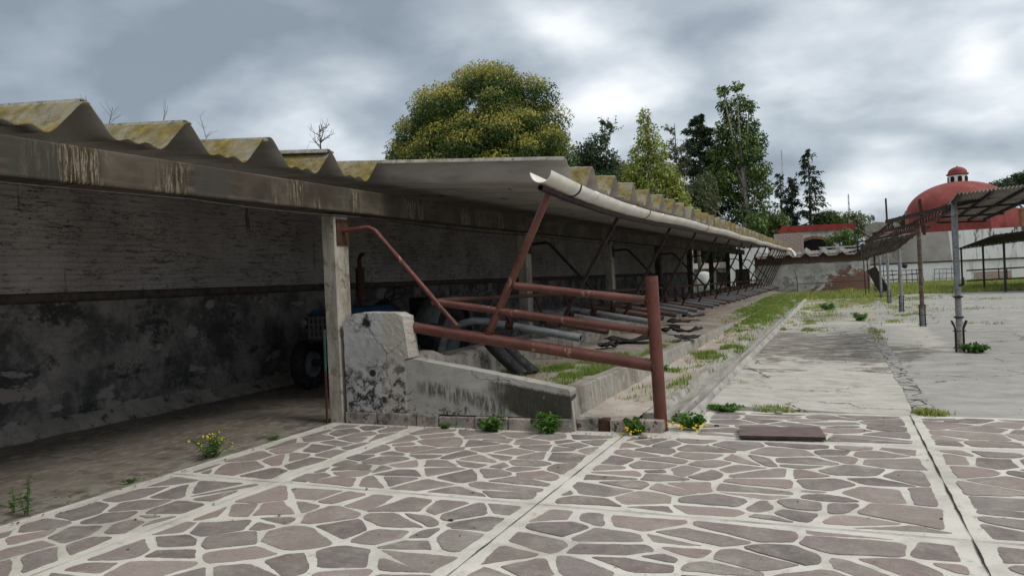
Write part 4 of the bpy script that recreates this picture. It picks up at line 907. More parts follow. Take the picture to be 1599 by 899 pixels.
GR = np.array([(.17, .29, .05), (.22, .33, .06), (.29, .36, .08), (.33, .33, .11), (.12, .24, .04)])
GRY = np.array([(.26, .31, .07), (.31, .34, .09), (.36, .34, .13), (.19, .28, .06), (.29, .33, .09)])
def patchpts(cx, cy, rx, ry, n, zf, seed, lim=None):
    rnd = np.random.default_rng(seed); out = []
    while len(out) < n:
        x, y = rnd.normal(cx, rx), rnd.normal(cy, ry)
        if lim and not (lim[0] < x < lim[1]): continue
        k = mnoise.noise(Vector((x*2.3, y*1.6, seed)))
        if k < .06+.10*mnoise.noise(Vector((x*6, y*6, seed+2))): continue
        out.append((x, y, zf(x, y), .55+.8*max(0, k)))
    return out
P = []
for cx, cy, rx, ry, n in ((-4.25, 9.3, .18, .25, 700), (-3.9, 9.85, .26, .25, 1300), (-3.4, 9.9, .22, .45, 2000), (-3.05, 9.3, .12, .45, 1100), (-3.1, 11.3, .2, .7, 1500), (-3.5, 11.0, .5, .8, 700), (-3.0, 13.5, .15, .8, 500), (-3.4, 8.6, .4, .4, 250)):
    P += patchpts(cx, cy, rx, ry, n, lambda x, y: ez(x, y)-.02, int(n+cy*10), (-4.58, -2.84))
blades('grass', [q for q in P for _ in (0, 1)], .10, .006, GR, 1)
P = []
lz = lambda x, y: .07 if x > -2.6 else (kz(y)-.02 if x > -2.84 else ez(x, y)-.02)
for cx, cy, rx, ry, n in ((-2.15, 14.6, .18, .7, 1600), (-2.0, 12.2, .1, .5, 100), (-2.05, 10.2, .08, .4, 160), (-2.3, 9.0, .2, .5, 90), (-2.35, 22, .22, 1.3, 1600), (-2.2, 25.5, .22, 1.8, 2600), (-2.5, 29, .4, 2.5, 4000), (-2.5, 35, .5, 4, 6000), (-2.9, 26, .25, 2.5, 3000), (-2.75, 23, .08, 2, 900), (-3.0, 32, .3, 4, 3500), (-3.1, 40, .3, 5, 3000), (-2.2, 41, .7, 4, 6000), (-1.9, 17, .1, 1.6, 150), (-2.4, 11.2, .1, .8, 200)):
    P += patchpts(cx, cy, rx, ry, n, lz, int(n+cy*10), (-3.4 if cy > 26 else -2.58, -1.62 if cy < 26 else -1.5))
blades('grass', P, .13, .014, GR, 2)
P = []
for cx, cy, rx, ry, n in ((-1.0, 8.9, .3, .04, 500), (-1.3, 10.9, .09, .12, 200), (-.95, 20.9, .25, .3, 500), (.83, 8.92, .09, .05, 420), (.85, 19, .1, .8, 200), (-.9, 24, .3, .8, 500), (1.3, 23.5, .3, .4, 250), (-.3, 27, .3, .5, 250), (.2, 33, .7, 1, 900), (1.9, 26.5, .3, .5, 350), (2.2, 31.5, .5, 1.5, 800), (-.9, 31, .5, 3, 1500), (.9, 37, .9, 1.4, 3000), (2.8, 28, .5, .3, 120), (4.2, 29, .7, .3, 180), (3.2, 22, .4, .2, 100), (6, 36, .8, .4, 200), (8, 24, .4, .3, 140), (-.2, 41, 1.2, 1.5, 3000), (2.5, 39, 1.2, 1.2, 2200)):
    P += patchpts(cx, cy, rx, ry, n, lambda x, y: .0, int(n+cy*10), (-1.4, 30))
blades('grass', P, .10, .012, GRY, 3)
P = []
rnd = np.random.default_rng(5)
for _ in range(60000):
    y = 41+27*rnd.random()**1.1; x = rnd.uniform(-2.6, 26)
    if x > 2.8 and y < 44+1.6*mnoise.noise(Vector((x*.5, 0, 3))) + max(0, (x-7))*1.1*(x < 14): continue
    if y > 51.7 and x < 2.1: continue
    P.append((x, y, 0, .6+.6*max(0, mnoise.noise(Vector((x*.8, y*.5, 0))))))
lawn = blades('lawn_grass', P, .34, .035, GRY, 4)
struct(grid('lawn', -2.7, 40, 44.5, 76, .012, M['ground'], 1, 1))

# ------------------------------------------------------------------ trees
def ell(rnd, n, c, r, shell=.5):
    d = rnd.normal(size=(n, 3)); d /= np.linalg.norm(d, axis=1, keepdims=True); rad = shell+(1-shell)*rnd.random((n, 1))
    return np.array(c)+d*np.array(r)*rad, d
def tree(name, label, base, trunk_h, trunk_r, clumps, leaf, per, cols, bark='bark', seed=0, tipcols=None, group=None, limbs=14, cat='tree', droop=.35, aspect=.32, lean=(0, 0)):
    """clumps: list of (centre, radii)"""
    rnd = np.random.default_rng(500+seed); t = thing(name, label, cat, base, group)
    B = Vector(base); top = B+Vector((lean[0], lean[1], trunk_h)); b = MB()
    b.tube([B+Vector((0, 0, -.1)), B+(top-B)*.3+Vector((.08, 0, 0)), B+(top-B)*.7, top], [trunk_r*1.25, trunk_r, trunk_r*.7, trunk_r*.35], 10)
    idx = rnd.permutation(len(clumps))[:limbs]
    for i in idx:
        c = Vector(clumps[i][0]); zz = min(max(.25*trunk_h, (c.z-B.z)*.62), trunk_h*.92); s = B+(top-B)*(zz/trunk_h); mid = (s+c)/2+Vector((0, 0, -.12*(c-s).length))
        b.tube([s, mid, c], [trunk_r*.42, trunk_r*.27, trunk_r*.09], 6)
    b.build('trunk', M[bark], t)
    C = []; D = []; K = []; U = []
    for (c, r) in clumps:
        r = np.array(r if hasattr(r, '__len__') else (r, r, r*.8)); n = max(6, int(per*(r[0]*r[1]*r[2])**(2/3)))
        p, d = ell(rnd, n, c, r, .45); C.append(p); D.append(d*.35+rnd.normal(size=(n, 3))*.8); U.append(d+rnd.normal(size=(n, 3))*.4+np.array([0, 0, .35])); K.append(((d[:, 2]+.15*rnd.normal(size=n) > (.05 if rnd.random() < .72 else .62)))*1.)
    C = np.concatenate(C); D = np.concatenate(D); K = np.concatenate(K); n = len(C)
    ln = leaf*rnd.uniform(.6, 1.4, n); V = leafsoup(C, D, ln, ln*aspect, rnd, droop, np.concatenate(U))
    ci = rnd.integers(0, len(cols), n); col = cols[ci]*rnd.uniform(.85, 1.15, (n, 1))
    if tipcols is not None:
        tp = (K > 0) & (rnd.random(n) < .93); col[tp] = tipcols[rnd.integers(0, len(tipcols), tp.sum())]*rnd.uniform(.8, 1.2, (tp.sum(), 1))
    fastmesh('crown', V, 4, M['leaf'], col.clip(0, 1), t); return t
def blob(rnd, c, R, n, rr, flat=1.):      # clump centres over an ellipsoid, uneven
    out = []
    for _ in range(n):
        d = rnd.normal(size=3); d /= np.linalg.norm(d); k = rnd.uniform(.55, .98); r = rnd.uniform(*rr)
        out.append((np.array(c)+d*np.array(R)*k, (r, r, r*.75*flat)))
    return out
r5 = np.random.default_rng(55)
DKG = np.array([(.055, .095, .022), (.075, .125, .03), (.095, .15, .036), (.04, .075, .02)])
OLV = np.array([(.34, .30, .065), (.38, .33, .075), (.29, .285, .06), (.33, .33, .08)])
MIDG = np.array([(.11, .18, .038), (.15, .23, .048), (.20, .27, .06), (.08, .14, .032)])
YELG = np.array([(.24, .30, .06), (.30, .34, .075), (.20, .26, .05), (.34, .34, .09)])
GRYG = np.array([(.085, .11, .048), (.11, .13, .06), (.14, .15, .075), (.07, .09, .04)])
CON = np.array([(.026, .05, .02), (.034, .062, .026), (.046, .075, .03), (.02, .038, .017)])
def shellblob(rnd, c, R, n, rr):   # clumps seated on a crown's surface, with a filled core
    out = []
    for k in range(n):
        z = 1-1.5*(k+.5)/n; a = 2.399963*k+rnd.normal()*.15; q = math.sqrt(max(0, 1-z*z)); r = rnd.uniform(*rr); f = rnd.uniform(.80, .98)
        out.append(((c[0]+R[0]*q*math.cos(a)*f, c[1]+R[1]*q*math.sin(a)*f, c[2]+R[2]*z*f), (r, r, r*.72)))
    return out
cl = shellblob(r5, (-15.9, 34, 8.6), (3.5, 3.3, 3.75), 44, (.85, 1.45))+blob(r5, (-15.9, 34, 8.0), (1.6, 1.6, 2.2), 12, (1.0, 1.3))+shellblob(r5, (-14.5, 33.0, 7.9), (2.9, 2.6, 2.1), 24, (.75, 1.2))+shellblob(r5, (-17.7, 32.8, 7.3), (2.4, 2.0, 1.7), 16, (.7, 1.1))+blob(r5, (-20.3, 33.5, 7.9), (.9, .8, .9), 10, (.5, .8))+shellblob(r5, (-18.4, 33.5, 8.6), (2.1, 1.9, 2.1), 18, (.7, 1.1))
tree('round_tree', 'big rounded tree with olive-yellow blossom behind the shed roof', (-15.9, 34, 0), 9, .35, cl, .115, 1650, DKG, seed=1, tipcols=OLV, limbs=26)
cl = blob(r5, (-12.0, 40, 7.4), (1.15, .9, 1.9), 24, (.5, .85)); tree('dark_tree', 'small dark evergreen just right of the big round tree', (-12.1, 40, 0), 8.5, .16, cl, .16, 800, CON, seed=2)
cl = [((-10.3+x, 45+y, z), (w_, w_, h_)) for x, y, z, w_, h_ in ((0, 0, 11.0, .5, .9), (.1, 0, 10.0, .75, .9), (-.3, .2, 9.0, .9, .9), (.7, 0, 9.1, .8, .8), (-.6, 0, 8.0, .95, .9), (.5, .3, 8.1, 1., .9), (1.2, 0, 7.6, .8, .8), (-.9, .1, 6.9, 1., .9), (.2, 0, 6.9, 1.1, .9), (1.3, .2, 6.5, .9, .8), (-.5, 0, 5.7, 1.1, .8), (.9, 0, 5.5, 1.1, .8), (1.9, 0, 6.0, .7, .8), (-1.5, 0, 5.6, .8, .8), (2.3, 0, 5.0, .9, .8), (-1.2, 0, 7.4, .6, .7), (1.7, 0, 7.0, .6, .7))]
_p = cl; cl = blob(r5, (-11.9, 46.5, 6.8), (1.5, 1.1, 1.7), 24, (.55, .9)); tree('bushy_tree', 'mid green bushy tree filling the gap between the dark evergreen and the poplar', (-11.9, 46.5, 0), 6.5, .15, cl, .16, 700, np.concatenate([GRYG, MIDG]), seed=16)
cl = blob(r5, (-9.6, 58, 7.2), (1.5, 1.1, 2.2), 26, (.55, .9)); tree('bushy_tree', 'dull green tree between the poplar and the broad dark conifer', (-9.6, 58, 0), 7, .15, cl, .18, 650, GRYG, seed=17)
cl = _p; tree('poplar_tree', 'light yellow-green poplar with pointed top rising above the roof teeth', (-10.1, 45, 0), 11.3, .2, cl, .16, 1000, YELG, 'palebark', 3)
def sparse(name, label, base, h, seed, leafn=900, spread=1.3, cols=GRYG):
    rnd = np.random.default_rng(seed); t = thing(name, label, 'tree', base); B = np.array(base); b = MB(); C = []; D = []
    b.tube([B, B+[.1, 0, h*.5], B+[0, 0, h]], [.13, .08, .02], 7)
    for k in range(44):
        z = h*rnd.uniform(.35, .98); a = rnd.uniform(0, 6.28); l = spread*(1.25-z/h)*rnd.uniform(.5, 1.3)+.2; s = B+[.05, 0, z]; e = s+np.array([math.cos(a)*l, math.sin(a)*l, l*.6]); mid = (s+e)/2+[0, 0, -.05*l]; b.tube([s, mid, e], [.03, .018, .006], 5, cap=False)
        for q in range(4):
            u = rnd.uniform(.3, 1); p = s+(e-s)*u; e2 = p+rnd.normal(size=3)*.35*l+[0, 0, .15]; b.tube([p, e2], [.012, .005], 4, cap=False)
            for w_ in range(max(1, leafn//176)): C.append(p+(e2-p)*rnd.random()); D.append(rnd.normal(size=3))
    b.build('trunk', M['twig'], t)
    if leafn: V = leafsoup(np.array(C), np.array(D), .17*rnd.uniform(.6, 1.3, len(C)), .05, rnd); fastmesh('crown', V, 4, M['leaf'], cols[rnd.integers(0, len(cols), len(C))], t)
    return t
sparse('thin_tree', 'thin sparse grey tree left of the poplar', (-13.7, 48, 0), 12, 11, 2500)
sparse('thin_tree', 'sparse half-bare tree between the poplar and the tall eucalyptus', (-10.6, 56, 0), 12.8, 12, 1800, 1.5)
cl = blob(r5, (-13.4, 50, 7.4), (2.6, 1.5, 2.0), 34, (.6, 1.0))+blob(r5, (-10.8, 52, 6.6), (1.6, 1.2, 1.6), 16, (.6, .9))+[((-13.6, 50, 9.0), (.7, .7, .7)), ((-12.4, 50, 8.8), (.6, .6, .6))]; tree('bushy_tree', 'dull green bushy tree low behind the roof, left of the poplar', (-13.2, 50, 0), 7, .16, cl, .17, 700, GRYG, seed=4)
# tall eucalyptus and the dark conifer on its left
EU = [(-5.75, 12.2, .28), (-5.5, 11.9, .4), (-5.0, 12.05, .4), (-4.75, 11.6, .5), (-5.5, 11.3, .55), (-6.1, 8.6, .6), (-6.3, 7.6, .7), (-6.2, 6.6, .7), (-6.4, 5.6, .7), (-5.9, 9.8, .5), (-5.1, 10.7, .8), (-4.2, 11.0, .5), (-4.3, 10.0, .8), (-5.4, 9.9, .8), (-4.0, 9.2, .7), (-4.8, 9.1, .9), (-5.7, 9.0, .7), (-3.8, 8.3, .65), (-4.6, 8.2, .9), (-5.5, 8.0, .9), (-3.7, 7.3, .75), (-4.6, 7.2, .9), (-5.6, 7.0, .8), (-3.8, 6.3, .8), (-4.9, 6.2, .8), (-4.1, 5.2, .9), (-3.9, 4.3, .8), (-5.6, 6, .7), (-5.0, 5.0, .7)]
K_ = 64/45; cl = [((x*K_+r5.normal()*.12, 64+r5.normal()*.9, 1.6+(z-1.6)*K_), (r*K_, r*K_, r*K_*.8)) for x, z, r in EU]
tree('eucalyptus_tree', 'tall uneven leafy tree with pale bare trunk, highest above the shed', (-6.0, 64, 0), 11.0, .26, cl, .24, 520, np.concatenate([MIDG, DKG, DKG]), 'palebark', 5, limbs=14, lean=(-.8, 0))
def conifer(name, label, base, h, rad, n, seed, cols=CON, leaf=.26, bare=.1, power=.8, cat='tree', dens=34):
    rnd = np.random.default_rng(seed); t = thing(name, label, cat, base); B = np.array(base, float); b = MB(); b.tube([B, B+[0, 0, h*.6], B+[0, 0, h]], [.2, .11, .02], 8); C = []; D = []
    for k in range(n):
        u = bare+(1-bare)*(k/n); z = h*u; l = rad*(1-u)**power*rnd.uniform(.55, 1.2)+.12; a = rnd.uniform(0, 6.28); s = B+[0, 0, z]; dr = np.array([math.cos(a), math.sin(a), rnd.uniform(-.15, .35)]); e = s+dr*l
        b.tube([s, (s+e)/2+[0, 0, .05*l], e+[0, 0, -.05*l]], [.04, .025, .008], 4, cap=False)
        for q in range(int(dens*(.4+l/rad))):
            v = rnd.random()**.6; p = s+(e-s)*v+rnd.normal(size=3)*np.array([.16, .16, .10])*(.4+l*.35); C.append(p); D.append(dr+rnd.normal(size=3)*.7-[0, 0, .4])
    b.build('trunk', M['bark'], t); C = np.array(C); V = leafsoup(C, np.array(D), leaf*rnd.uniform(.5, 1.3, len(C)), leaf*.16, rnd, .3); fastmesh('crown', V, 4, M['leaf'], cols[rnd.integers(0, len(cols), len(C))]*rnd.uniform(.8, 1.3, (len(C), 1)), t); return t
conifer('dark_conifer', 'broad dark conifer with drooping branches left of the tall pale-trunked tree', (-10.6, 67, 0), 15.4, 4.6, 190, 21, dens=130, leaf=.36, power=.6)
conifer('far_conifer', 'far layered fir, leftmost of the three distant conifers', (-4.8, 80, 0), 11.4, 2.4, 60, 22, leaf=.4, power=.9)
conifer('cypress_tree', 'slim dark cypress in the middle of the three distant conifers', (-3.75, 80, 0), 10.8, .95, 90, 23, leaf=.35, power=.35, dens=40)
conifer('far_conifer', 'tall ragged pine, rightmost and highest of the three distant conifers', (-2.1, 80, 0), 13.5, 1.9, 80, 24, leaf=.4, power=.55, dens=40)
cl = blob(r5, (-5.5, 67, 5.3), (1.7, 1.4, 1.5), 24, (.55, .9)); tree('bush_tree', 'rounded grey-green tree at the end of the roof below the distant conifers', (-5.5, 67, 0), 4.5, .15, cl, .17, 700, np.concatenate([GRYG, MIDG]), seed=6)
cl = blob(r5, (-.6, 82, 5.9), (1.6, 1, 1.4), 18, (.6, .9)); tree('bush_tree', 'dark green tree filling the foot of the tall ragged pine', (-.9, 82, 0), 5.5, .15, cl, .26, 300, DKG, seed=7)
cl = blob(r5, (1.2, 96, 6.3), (2.3, 1, 1.5), 18, (.7, 1)); tree('bush_tree', 'pale green far tree above the white house roof', (1.2, 96, 0), 6, .2, cl, .3, 260, GRYG*1.5, seed=8)
cl = blob(r5, (4.2, 100, 6.4), (1.2, 1, 1.1), 9, (.6, .9)); tree('bush_tree', 'small pale far tree left of the chapel dome', (4.2, 100, 0), 6, .2, cl, .3, 240, GRYG*1.6, seed=9)
cl = blob(r5, (7.6, 95, 6.8), (1.0, 1, .9), 9, (.5, .8)); tree('bush_tree', 'small dark tree peeping out left of the red dome', (7.6, 95, 0), 6.5, .2, cl, .3, 240, GRYG, seed=10)
cl = blob(r5, (19.5, 95, 9.2), (3.6, 2, 1.9), 34, (.7, 1.1)); tree('umbrella_pine', 'spreading dark tree at the right edge behind the chapel', (19.5, 95, 0), 8.5, .3, cl, .3, 300, CON*1.2, seed=13)
cl = blob(r5, (.5, 58, 3.55), (.95, .6, .75), 22, (.3, .5)); tree('shrub', 'dense green shrub in front of the white house, above the end wall', (.5, 58, 0), 3.4, .08, cl, .16, 420, MIDG*.7, seed=14, cat='shrub')
sparse('bare_tree', 'small bare grey tree above the roof left of the big round tree', (-23.0, 30, 0), 9.7, 31, 0, 1.3)
# dry stalks growing behind the near roof ridges
for k, (pts, lb) in enumerate(([[(148, 200), (133, 150), (124, 147)], 'single leaning dry stalk behind the leftmost roof wave'], [[(170, 195), (176, 168), (172, 180), (190, 178)], 'forked dry twigs behind the roof between the first two waves'], [[(255, 190), (258, 168), (262, 164)], 'short dry twig behind the second roof wave'], [[(322, 215), (312, 181), (330, 205), (341, 204)], 'dry bent stalk between the second and third roof waves'])):
    xr = -7.0; q = [atx(*p, xr) for p in pts]; bs = Vector((xr, q[0].y, zridge(xr)-.28)); t = thing('dry_stalk', lb, 'dry weed', tuple(bs), 'dry weeds growing on the roof')
    b = MB(); b.tube([bs, q[0], q[1]], [.006, .004, .002], 5)
    for e in q[2:]: b.tube([q[0], (q[0]+e)/2+Vector((0, .02, .03)), e], [.003, .002, .0015], 4)
    for _ in range(5):
        s = q[0].lerp(q[1], random.random()); b.tube([s, s+Vector((0, random.uniform(-.14, .14), random.uniform(.05, .15)))], [.002, .0012], 4)
    b.build('stalk', M['twig'], t)

# ------------------------------------------------------------------ far buildings
b = MB(); b.box((-4.95, 52, -.05), (1.95, 52.3, 2.52)); tag(b.build('end_wall', M['endwall']), 'patched grey end wall with exposed red brick closing the yard', 'wall')
# corrugated roof over it
b = MB(); V = []; nx = 110
for k in range(nx+1):
    x = -4.95+7.0*k/nx; ph = ((x+4.95) % 1.06)/1.06; zz = np.interp(ph, [0, .3, .42, .5, .58, .72, 1], [.26, 0, .04, 0, .04, 0, .26])
    V += [(x, 51.55, 2.32+zz), (x, 53.9, 2.72+zz)]
b.add(V, [(2*k, 2*k+2, 2*k+3, 2*k+1) for k in range(nx)], 0, True); o = b.build('wavy_roof', M['greyroof']); sl = o.modifiers.new('t', 'SOLIDIFY'); sl.thickness = .03; tag(o, 'weathered wavy sheet roof on top of the patched end wall', 'roof')
b = MB(); b.tube([(-2.3, 51.0, .62), (1.9, 50.8, .70)], .02, 6); tag(b.build('wire', M['dkmetal']), 'thin dark rail strung low across the patched end wall', 'rail')
b = MB(); b.bar((-2.3, 51, 0), (-2.3, 51, 1.0), .05, .05); b.bar((-2.3, 51, .98), (-2.45, 51, 1.55), .04, .04); tag(b.build('stake', M['dkmetal']), 'dark stake standing where the stall row meets the end wall', 'stake')
# building beyond the open shed end
ob = thing('outbuilding', 'white outbuilding with dark doorway seen through the far end of the shed', 'building', (-8, 60, 0))
b = MB(); b.box((-7.7, 60, 0), (-4.8, 62, 3.35)); b.build('wall', M['white'], ob)
b = MB(); b.box((-7.15, 59.97, 0), (-6.1, 59.997, 1.78)); b.build('door', M['dark'], ob)
b = MB(); b.box((-13, 61, 0), (-7.71, 61.9, 1.9)); b.prism([(60.7, 1.9), (62.2, 2.35), (62.2, 2.42), (60.7, 1.97)], -13, -7.72, 'x'); b.build('annex', M['kerb'], ob)
b = MB(); b.box((-8.75, 60.97, .6), (-7.95, 60.997, 1.6)); b.build('window', M['dkmetal'], ob)
b = MB(); b.lathe((-9.15, 57.5, 0), [(0, 0), (.52, 0), (.52, 1.45), (.42, 1.62), (.15, 1.72), (0, 1.73)], 24); tag(b.build('water_tank', M['sheetmetal']), 'pale round-topped water tank beyond the open end of the shed', 'tank')
b = MB(); b.box((-15, 69, 0), (-8.2, 70, 3.9)); tag(b.build('ochre_wall', M['ochre']), 'ochre wall glimpsed through the columns at the shed end', 'wall')
# white house with the red roof edge
hs = thing('white_house', 'low white house with red roof edge and arched opening', 'house', (-1.5, 64, 0))
b = MB(); b.box((-3.95, 62.4, 0), (1.3, 67, 4.50)); b.build('wall', M['white'], hs)
b = MB(); b.prism([(-4.1, 4.50), (1.5, 4.42), (1.5, 4.86), (-3.75, 4.98)], 62.1, 67.2, 'y'); b.build('roof', M['rooftile'], hs)
b = MB(); arc = [(-1.45+1.25*math.cos(t), 3.0+.85*math.sin(t)) for t in [math.pi*k/14 for k in range(15)]]; b.prism(arc+[(-2.7, 2.2), (-.2, 2.2)], 62.36, 62.395, 'y'); b.build('arch_opening', M['dark'], hs)
b = MB()
for k in range(14):
    a0, a1 = math.pi*k/14, math.pi*(k+.86)/14; P4 = [(-1.45+r*math.cos(a), 3.0+.7*r*math.sin(a)) for r, a in ((1.26, a0), (1.55, a0), (1.55, a1), (1.26, a1))]; b.prism(P4, 62.3, 62.39, 'y')
b.build('brick_arch', M['brickpillar'], hs)
b = MB(); b.box((-4.3, 61, 0), (-2.2, 61.6, 4.36)); tag(b.build('brick_parapet', M['parapet']), 'square pale brick parapet beside the arched white house', 'wall')
b = MB(); b.prism([(-1.0, 2.96), (2.2, 2.92), (2.2, 2.98), (-1.0, 3.03)], 55.4, 56.8, 'y'); 
for x in (-.9, 2.1): b.bar((x, 56, 0), (x, 56, 2.95), .08, .08)
tag(b.build('sheet_awning', M['sheetmetal']), 'bright flat sheet awning below the green shrub', 'awning')
# perimeter wall
pw = thing('perimeter_wall', 'long white perimeter wall with dark coping below the chapel', 'wall', (8, 68, 0))
b = MB(); b.box((2.6, 68, -.1), (30, 68.3, 1.62)); b.build('wall', M['white'], pw)
b = MB(); b.box((2.55, 67.93, 1.62), (30, 68.36, 1.72)); b.build('coping', M['dkmetal'], pw)
b = MB(); b.box((9.9, 67.985, .15), (12.4, 67.998, .75)); b.build('bare_brick_patch', M['parapet'], pw)
# chapel
cx, cy = 10.72, 80.5
ch = thing('chapel', 'white chapel with big red dome and small windowed lantern', 'chapel', (cx, cy, 0))
b = MB(); b.box((2.95, 76, 0), (26, 86, 4.33)); b.build('wall', M['chapel'], ch)
b = MB(); dr_ = 4.55; oct_ = [(cx+dr_*1.03*math.cos(R_(22.5+45*k)), cy+dr_*1.03*math.sin(R_(22.5+45*k))) for k in range(8)]; b.prism(oct_, 4.3, 6.15, 'z'); b.prism([(cx+(x-cx)*1.02, cy+(y-cy)*1.02) for x, y in oct_], 4.302, 4.5, 'z'); b.build('drum', M['dome'], ch)
b = MB(); b.lathe((cx, cy, 6.1), [(4.42*math.cos(t), 2.95*math.sin(t)) for t in [R_(90*k/22) for k in range(22)]]+[(.01, 2.95)], 64); dm = b.build('dome', M['dome'], ch)
ln = MB(); lr = .79; ln.lathe((cx, cy, 8.7), [(lr, 0), (lr, .98)], 32); ln_o = ln.build('lantern', M['white'], ch)
b = MB(); b.lathe((cx, cy, 8.66), [(.98, 0), (.98, .12), (.82, .2)], 32); b.lathe((cx, cy, 9.62), [(.79, 0), (.92, .05), (.92, .15), (.8, .2)], 32); b.lathe((cx, cy, 9.8), [(.8*math.cos(t), .62*math.sin(t)) for t in [R_(90*k/12) for k in range(13)]], 32); b.lathe((cx, cy, 10.38), [(.09, 0), (.07, .1), (.0, .14)], 12); b.build('lantern_dome', M['dome'], ln_o)
for k in range(8):
    a = R_(-90+45*k+6); nn = Vector((math.cos(a), math.sin(a), 0)); tt = Vector((-math.sin(a), math.cos(a), 0)); o_ = Vector((cx, cy, 8.92))+nn*(lr-.04)
    sh = [(-.17, 0), (.17, 0)]+[(.17*math.cos(t), .42+.17*math.sin(t)) for t in [math.pi*q/8 for q in range(9)]]
    b = MB(); n = len(sh); V = [o_+tt*x+Vector((0, 0, z)) for x, z in sh]+[o_+nn*.065+tt*x+Vector((0, 0, z)) for x, z in sh]; b.add(V, [list(range(n)), list(range(2*n-1, n-1, -1))]+[(i, (i+1) % n, n+(i+1) % n, n+i) for i in range(n)]); b.build('window', M['dark'], ln_o)
b = MB(); b.box((14.75, 75.9, 4.32), (16.2, 77.2, 5.75))
for k in range(4): b.box((14.72+.38*k, 75.86, 5.752), (14.95+.38*k, 77.24, 5.98))
b.build('brick_turret', M['brickpillar'], ch)
# side wall left of the chapel
b = MB(); b.prism([(2.55, 0), (2.55, 5.15), (3.4, 5.5), (5.2, 5.3), (5.6, 4.8), (5.6, 0)], 74.5, 75, 'y'); tag(b.build('gable_wall', M['kerb']), 'pale plain gable wall left of the red dome', 'wall')
b = MB(); b.bar((5.35, 90, 0), (5.22, 90, 8.75), .18, .18); tag(b.build('rusty_post', M['rust']), 'lone rusty post sticking up left of the dome', 'post')
def mast(x, y, h, label):
    b = MB(); r = .35
    for k in range(3): a = k*2.094; b.bar((x+r*math.cos(a), y+r*math.sin(a), 0), (x+.05*math.cos(a), y+.05*math.sin(a), h), .08, .08)
    for j in range(14):
        z = h*j/14; q = r*(1-j/14)+.05
        for k in range(3): a, c = k*2.094, (k+1)*2.094; b.bar((x+q*math.cos(a), y+q*math.sin(a), z), (x+q*.93*math.cos(c), y+q*.93*math.sin(c), z+h/14), .035, .035)
    tag(b.build('radio_mast', M['sheetmetal']), label, 'mast', 'distant radio masts')
mast(-6.3, 110, 18.1, 'thin lattice mast above the leftmost distant conifer'); mast(1.9, 110, 11.3, 'faint lattice mast over the white house roof')

# ------------------------------------------------------------------ ruined canopy
cn = thing('ruined_canopy', 'ruined shade canopy on a row of poles with rusty sloping arms and loose sheets', 'canopy', (1.96, 15.2, 0))
poles = [15.2, 21.4, 28.0, 34.4, 40.2, 45.6]
def arm(x0, z0, x1, z1, y, w_=.07):
    b = MB(); b.bar((x0, y, z0), (x1, y, z1), .05, .07); return b.build('arm', M['dkmetal'], cn)
for i, y in enumerate(poles):
    x = 1.96+.004*i; mt = [M['galv'], M['rustpipe'], M['galv'], M['galv'], M['galv'], M['dkmetal']][i]
    b = MB(); b.tube([(x, y, .46), (x-.01, y, 2.66)], .052, 14); p = b.build('pole', mt, cn)
    b = MB(); b.tube([(x, y, .02), (x, y, .98 if i == 0 else .47)], .044, 12); b.build('pole_foot', M['column'] if i == 0 else M['galv'], p)
    b = MB()
    for k in range(4):
        a = .785+k*1.571; q = .085; b.tube([(x+q*math.cos(a), y+q*math.sin(a), -.02), (x+q*math.cos(a), y+q*math.sin(a), .42), (x+q*(1.9 if i == 0 else 1.1)*math.cos(a), y+q*1.2*math.sin(a), .56)], .011, 6)
    for z in ((.06, .3) if i else (.08, .38)): b.tube([(x+.1*math.cos(t), y+.1*math.sin(t), z) for t in [2*math.pi*k/12 for k in range(13)]], .008, 5, cap=False)
    b.build('rebar_cage', M['dkmetal'], p)
    if i == 0:
        b = MB()
        for z in (.62, .98): b.tube([(x+.068*math.cos(t), y+.068*math.sin(t), z) for t in [2*math.pi*k/14 for k in range(15)]], .016, 6, cap=False)
        b.tube([(x, y-.05, .98), (x, y-.11, .98)], .03, 10); b.build('clamp', M['rust'], p)
        b = MB(); b.tube([(x+.02, y-.07, 1.18), (x+.07, y-.1, 1.2), (x+.07, y-.1, 1.32)], .025, 8); b.build('spigot', M['dkmetal'], p)
arm(.86, 2.38, 4.3, 3.04, 15.2); arm(.9, 2.41, 3.3, 2.88, 21.4); arm(.95, 2.42, 2.9, 2.78, 28); arm(.6, 2.36, 2.8, 2.70, 34.4); arm(.6, 2.3, 2.7, 2.66, 40.2)
def truss(x0, y0, z0, x1, y1, z1, hh=.16):
    b = MB(); p, q = Vector((x0, y0, z0)), Vector((x1, y1, z1)); dn = Vector((0, 0, -hh)); b.bar(p, q, .035, .035); b.bar(p+dn, q+dn, .03, .03); n = 12
    for k in range(n): b.bar(p.lerp(q, k/n), p.lerp(q, (k+.5)/n)+dn, .02, .02); b.bar(p.lerp(q, (k+.5)/n)+dn, p.lerp(q, (k+1)/n), .02, .02)
    b.build('purlin', M['rust'], cn)
truss(2.02, 15.3, 2.70, 1.9, 21.4, 2.68); truss(1.9, 21.5, 2.68, 1.7, 28, 2.62); truss(1.0, 15.4, 2.40, .95, 28, 2.40, .10); 
